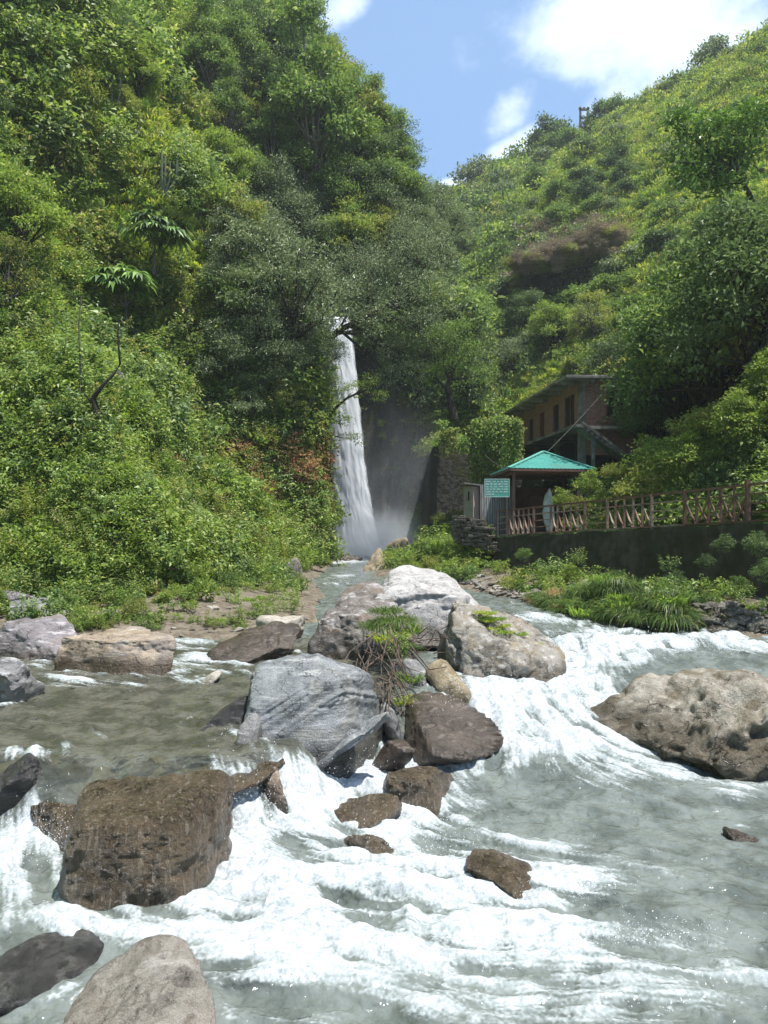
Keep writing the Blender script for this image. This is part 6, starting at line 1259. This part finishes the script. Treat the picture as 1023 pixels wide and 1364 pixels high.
# vines hanging down the block face
rgv = np.random.default_rng(31)
for k in range(46):
    x = rgv.uniform(584, 690) if k < 12 else rgv.uniform(622, 690); yt_ = np.interp(x, [580, 640, 690], [572, 566, 560]) + rgv.normal() * 6; ln_ = 12 + 85 * rgv.random() ** 1.6 * (1.0 if x > 610 else .35); D = (40.2 if x < 675 else 39.0) - abs(rgv.normal()) * .25; V_, Q_, T_ = [], [], []; n_ = int(ln_ * 9) + 30; base = px(x, yt_, D)
    C = base + np.stack([rgv.normal(size=n_) * .16, -np.abs(rgv.normal(size=n_)) * .12, -rgv.random(n_) * ln_ / F * D], 1); A = unit(np.stack([rgv.normal(size=n_) * .6, -.5 + .3 * rgv.normal(size=n_), -.5 + .5 * rgv.normal(size=n_)], 1)); N = unit(np.stack([rgv.normal(size=n_) * .4, -.7 * np.ones(n_), .7 * np.ones(n_)], 1)); L_ = rgv.uniform(.08, .17, n_)
    V, Q = leafquads(C, A, N, L_, L_ * .7); tag(link('vine', mesh_np('vine', V, Q, [M['olive' if rgv.random() < .5 else 'bright']], {'tint': np.repeat(rgv.random(n_), 4)}, smooth_=False)), 'creeper curtain hanging down the dark rock block', 'vine', 'creepers hanging over the rock block')
for q in poisson([(492, 460), (590, 440), (600, 560), (585, 700), (545, 715), (500, 560)], 15, seed=12):
    P, ok = ground_at([q[0]], [q[1]])
    if not ok[0] or P[0][1] < 46 or rp.random() < .35: continue
    P = P[0]; key = rp.choice(['dark', 'mid', 'dark']); tag(link('fern', SHR[key], None, P, (rad(35), 0, RNG.uniform(0, 6.28)), rp.uniform(10, 24) / F * P[1] / 2.2), 'fern tuft clinging to the wet dark cliff beside the waterfall', 'fern', 'ferns on the gorge cliff')
# brown outcrop on the far hill
P, ok = ground_at([762], [385]); P = P[0]; s = P[1] / F
V, Fc = rock_mesh((165 * s, 12, 84 * s), 901, 5, planes=[(0, -1, -.45, .55), (-.3, -.2, 1, .7)], nrand=5, sharp=9, amp=.07)
o = link('rock_outcrop', mesh_np('rock_outcrop', V, Fc, [R_['black_wet_and_shade']]), None, P + np.array([-12 * s, 0.5, 3 * s]), (0, rad(-24), 0)); tag(o, 'overhanging outcrop coloured dark for the shade beneath, capped with brown scrub on the far right hill', 'outcrop')  # black rock colour stands in for the shaded hollow under the scrub
for q in range(130):
    u_ = RNG.random(); x = 672 + 158 * u_; y = 366 - 52 * u_ ** .8 + RNG.normal() * 6 + (RNG.random() < .3) * RNG.uniform(0, 16); D = P[1] - 7.0 + RNG.uniform(-.8, 2.5); sc_ = rp.choice([14, 18, 24, 30]) / F * D / 2.2
    tag(link('shrub', SHR['brown' if RNG.random() < .8 else 'olive'], None, px(x, y, D), (0, 0, RNG.uniform(0, 6.28)), sc_), 'brown withered scrub hanging over the far outcrop', 'shrub', 'brown scrub on the far outcrop')
# (f) far right hill bushes
fl_ = {'farround': 'rounded green bush', 'fardark': 'dark green bush', 'farsilver': 'greyish bush'}
def where_far(x, y):
    if y < 300 - (x - 600) * .5 - 15: return 'just under the skyline of the far right hill'
    if x > 860: return 'on the far hillside right of the brown outcrop'
    if x < 680: return 'in the valley left of the brown outcrop'
    if y < 350: return 'on the far hillside above the brown outcrop'
    return 'on the slope between brown outcrop and brick house'
for q in poisson([(605, 275), (700, 205), (800, 140), (950, 85), (1060, 50), (1060, 330), (900, 480), (820, 480), (700, 470), (620, 480), (590, 400)], 17, n=7000, seed=8):
    P, ok = ground_at([q[0]], [q[1]])
    if not ok[0] or P[0][1] < 55: continue
    P = P[0]; w = rp.choice([13, 17, 22, 28, 40]) * (1.35 if q[1] > 330 else 1.0) * (.8 if q[0] > 850 and q[1] < 300 else 1); key = rp.choice(['farround', 'fardark', 'farround', 'farsilver']); s = w / F * P[1] / 4.6
    r = put(key, P - np.array([0, 0, .3 * s]), s, size_word(w, 16, 27) + fl_[key] + ' ' + where_far(*q), 'bushes dotting the far right hillside', name='bush', sz=rp.uniform(.7, 1.1)); r['category'] = 'bush'
for x, h, k, l in ((640, 40, 'farsilver', 'grey tree on the low end of the far ridge beside the cloud'), (735, 34, 'fardark', 'dark tree clump on the far ridge left of the power pole'), (720, 26, 'fardark', 'small dark tree on the far ridge, downhill of the tree clump'), (822, 24, 'farround', 'round tree on the far ridge right of the power pole'), (950, 34, 'farsilver', 'bushy tree high on the far ridge near the right edge'), (1014, 16, 'farround', 'tiny tree at the highest corner of the far ridge'), (665, 22, 'farround', 'low tree on the far ridge above the grey tree'), (905, 14, 'farround', 'small shrub on the far ridge left of the bushy tree')):
    yr, P = ridge_y(x); s = 1.45 * h / F * P[1] / 4.2; put(k, P - np.array([0, 0, .4 * s]), s, l, None, name='ridge_tree')

# ------------------------------------------------------------------ air
hb = MB(); hb.box((30, 150, 55), (300, 420, 330)); t = NT('haze'); pv_ = t.n('ShaderNodeVolumePrincipled', {'Color': (0.86, 0.93, 1.0, 1), 'Density': 0.0004, 'Anisotropy': 0.25}); t.L.new(pv_.outputs[0], t.out.inputs['Volume'])
hz_o = hb.build('haze', t.m); tag(hz_o, 'thin summer haze filling the valley', 'haze', kind='stuff')
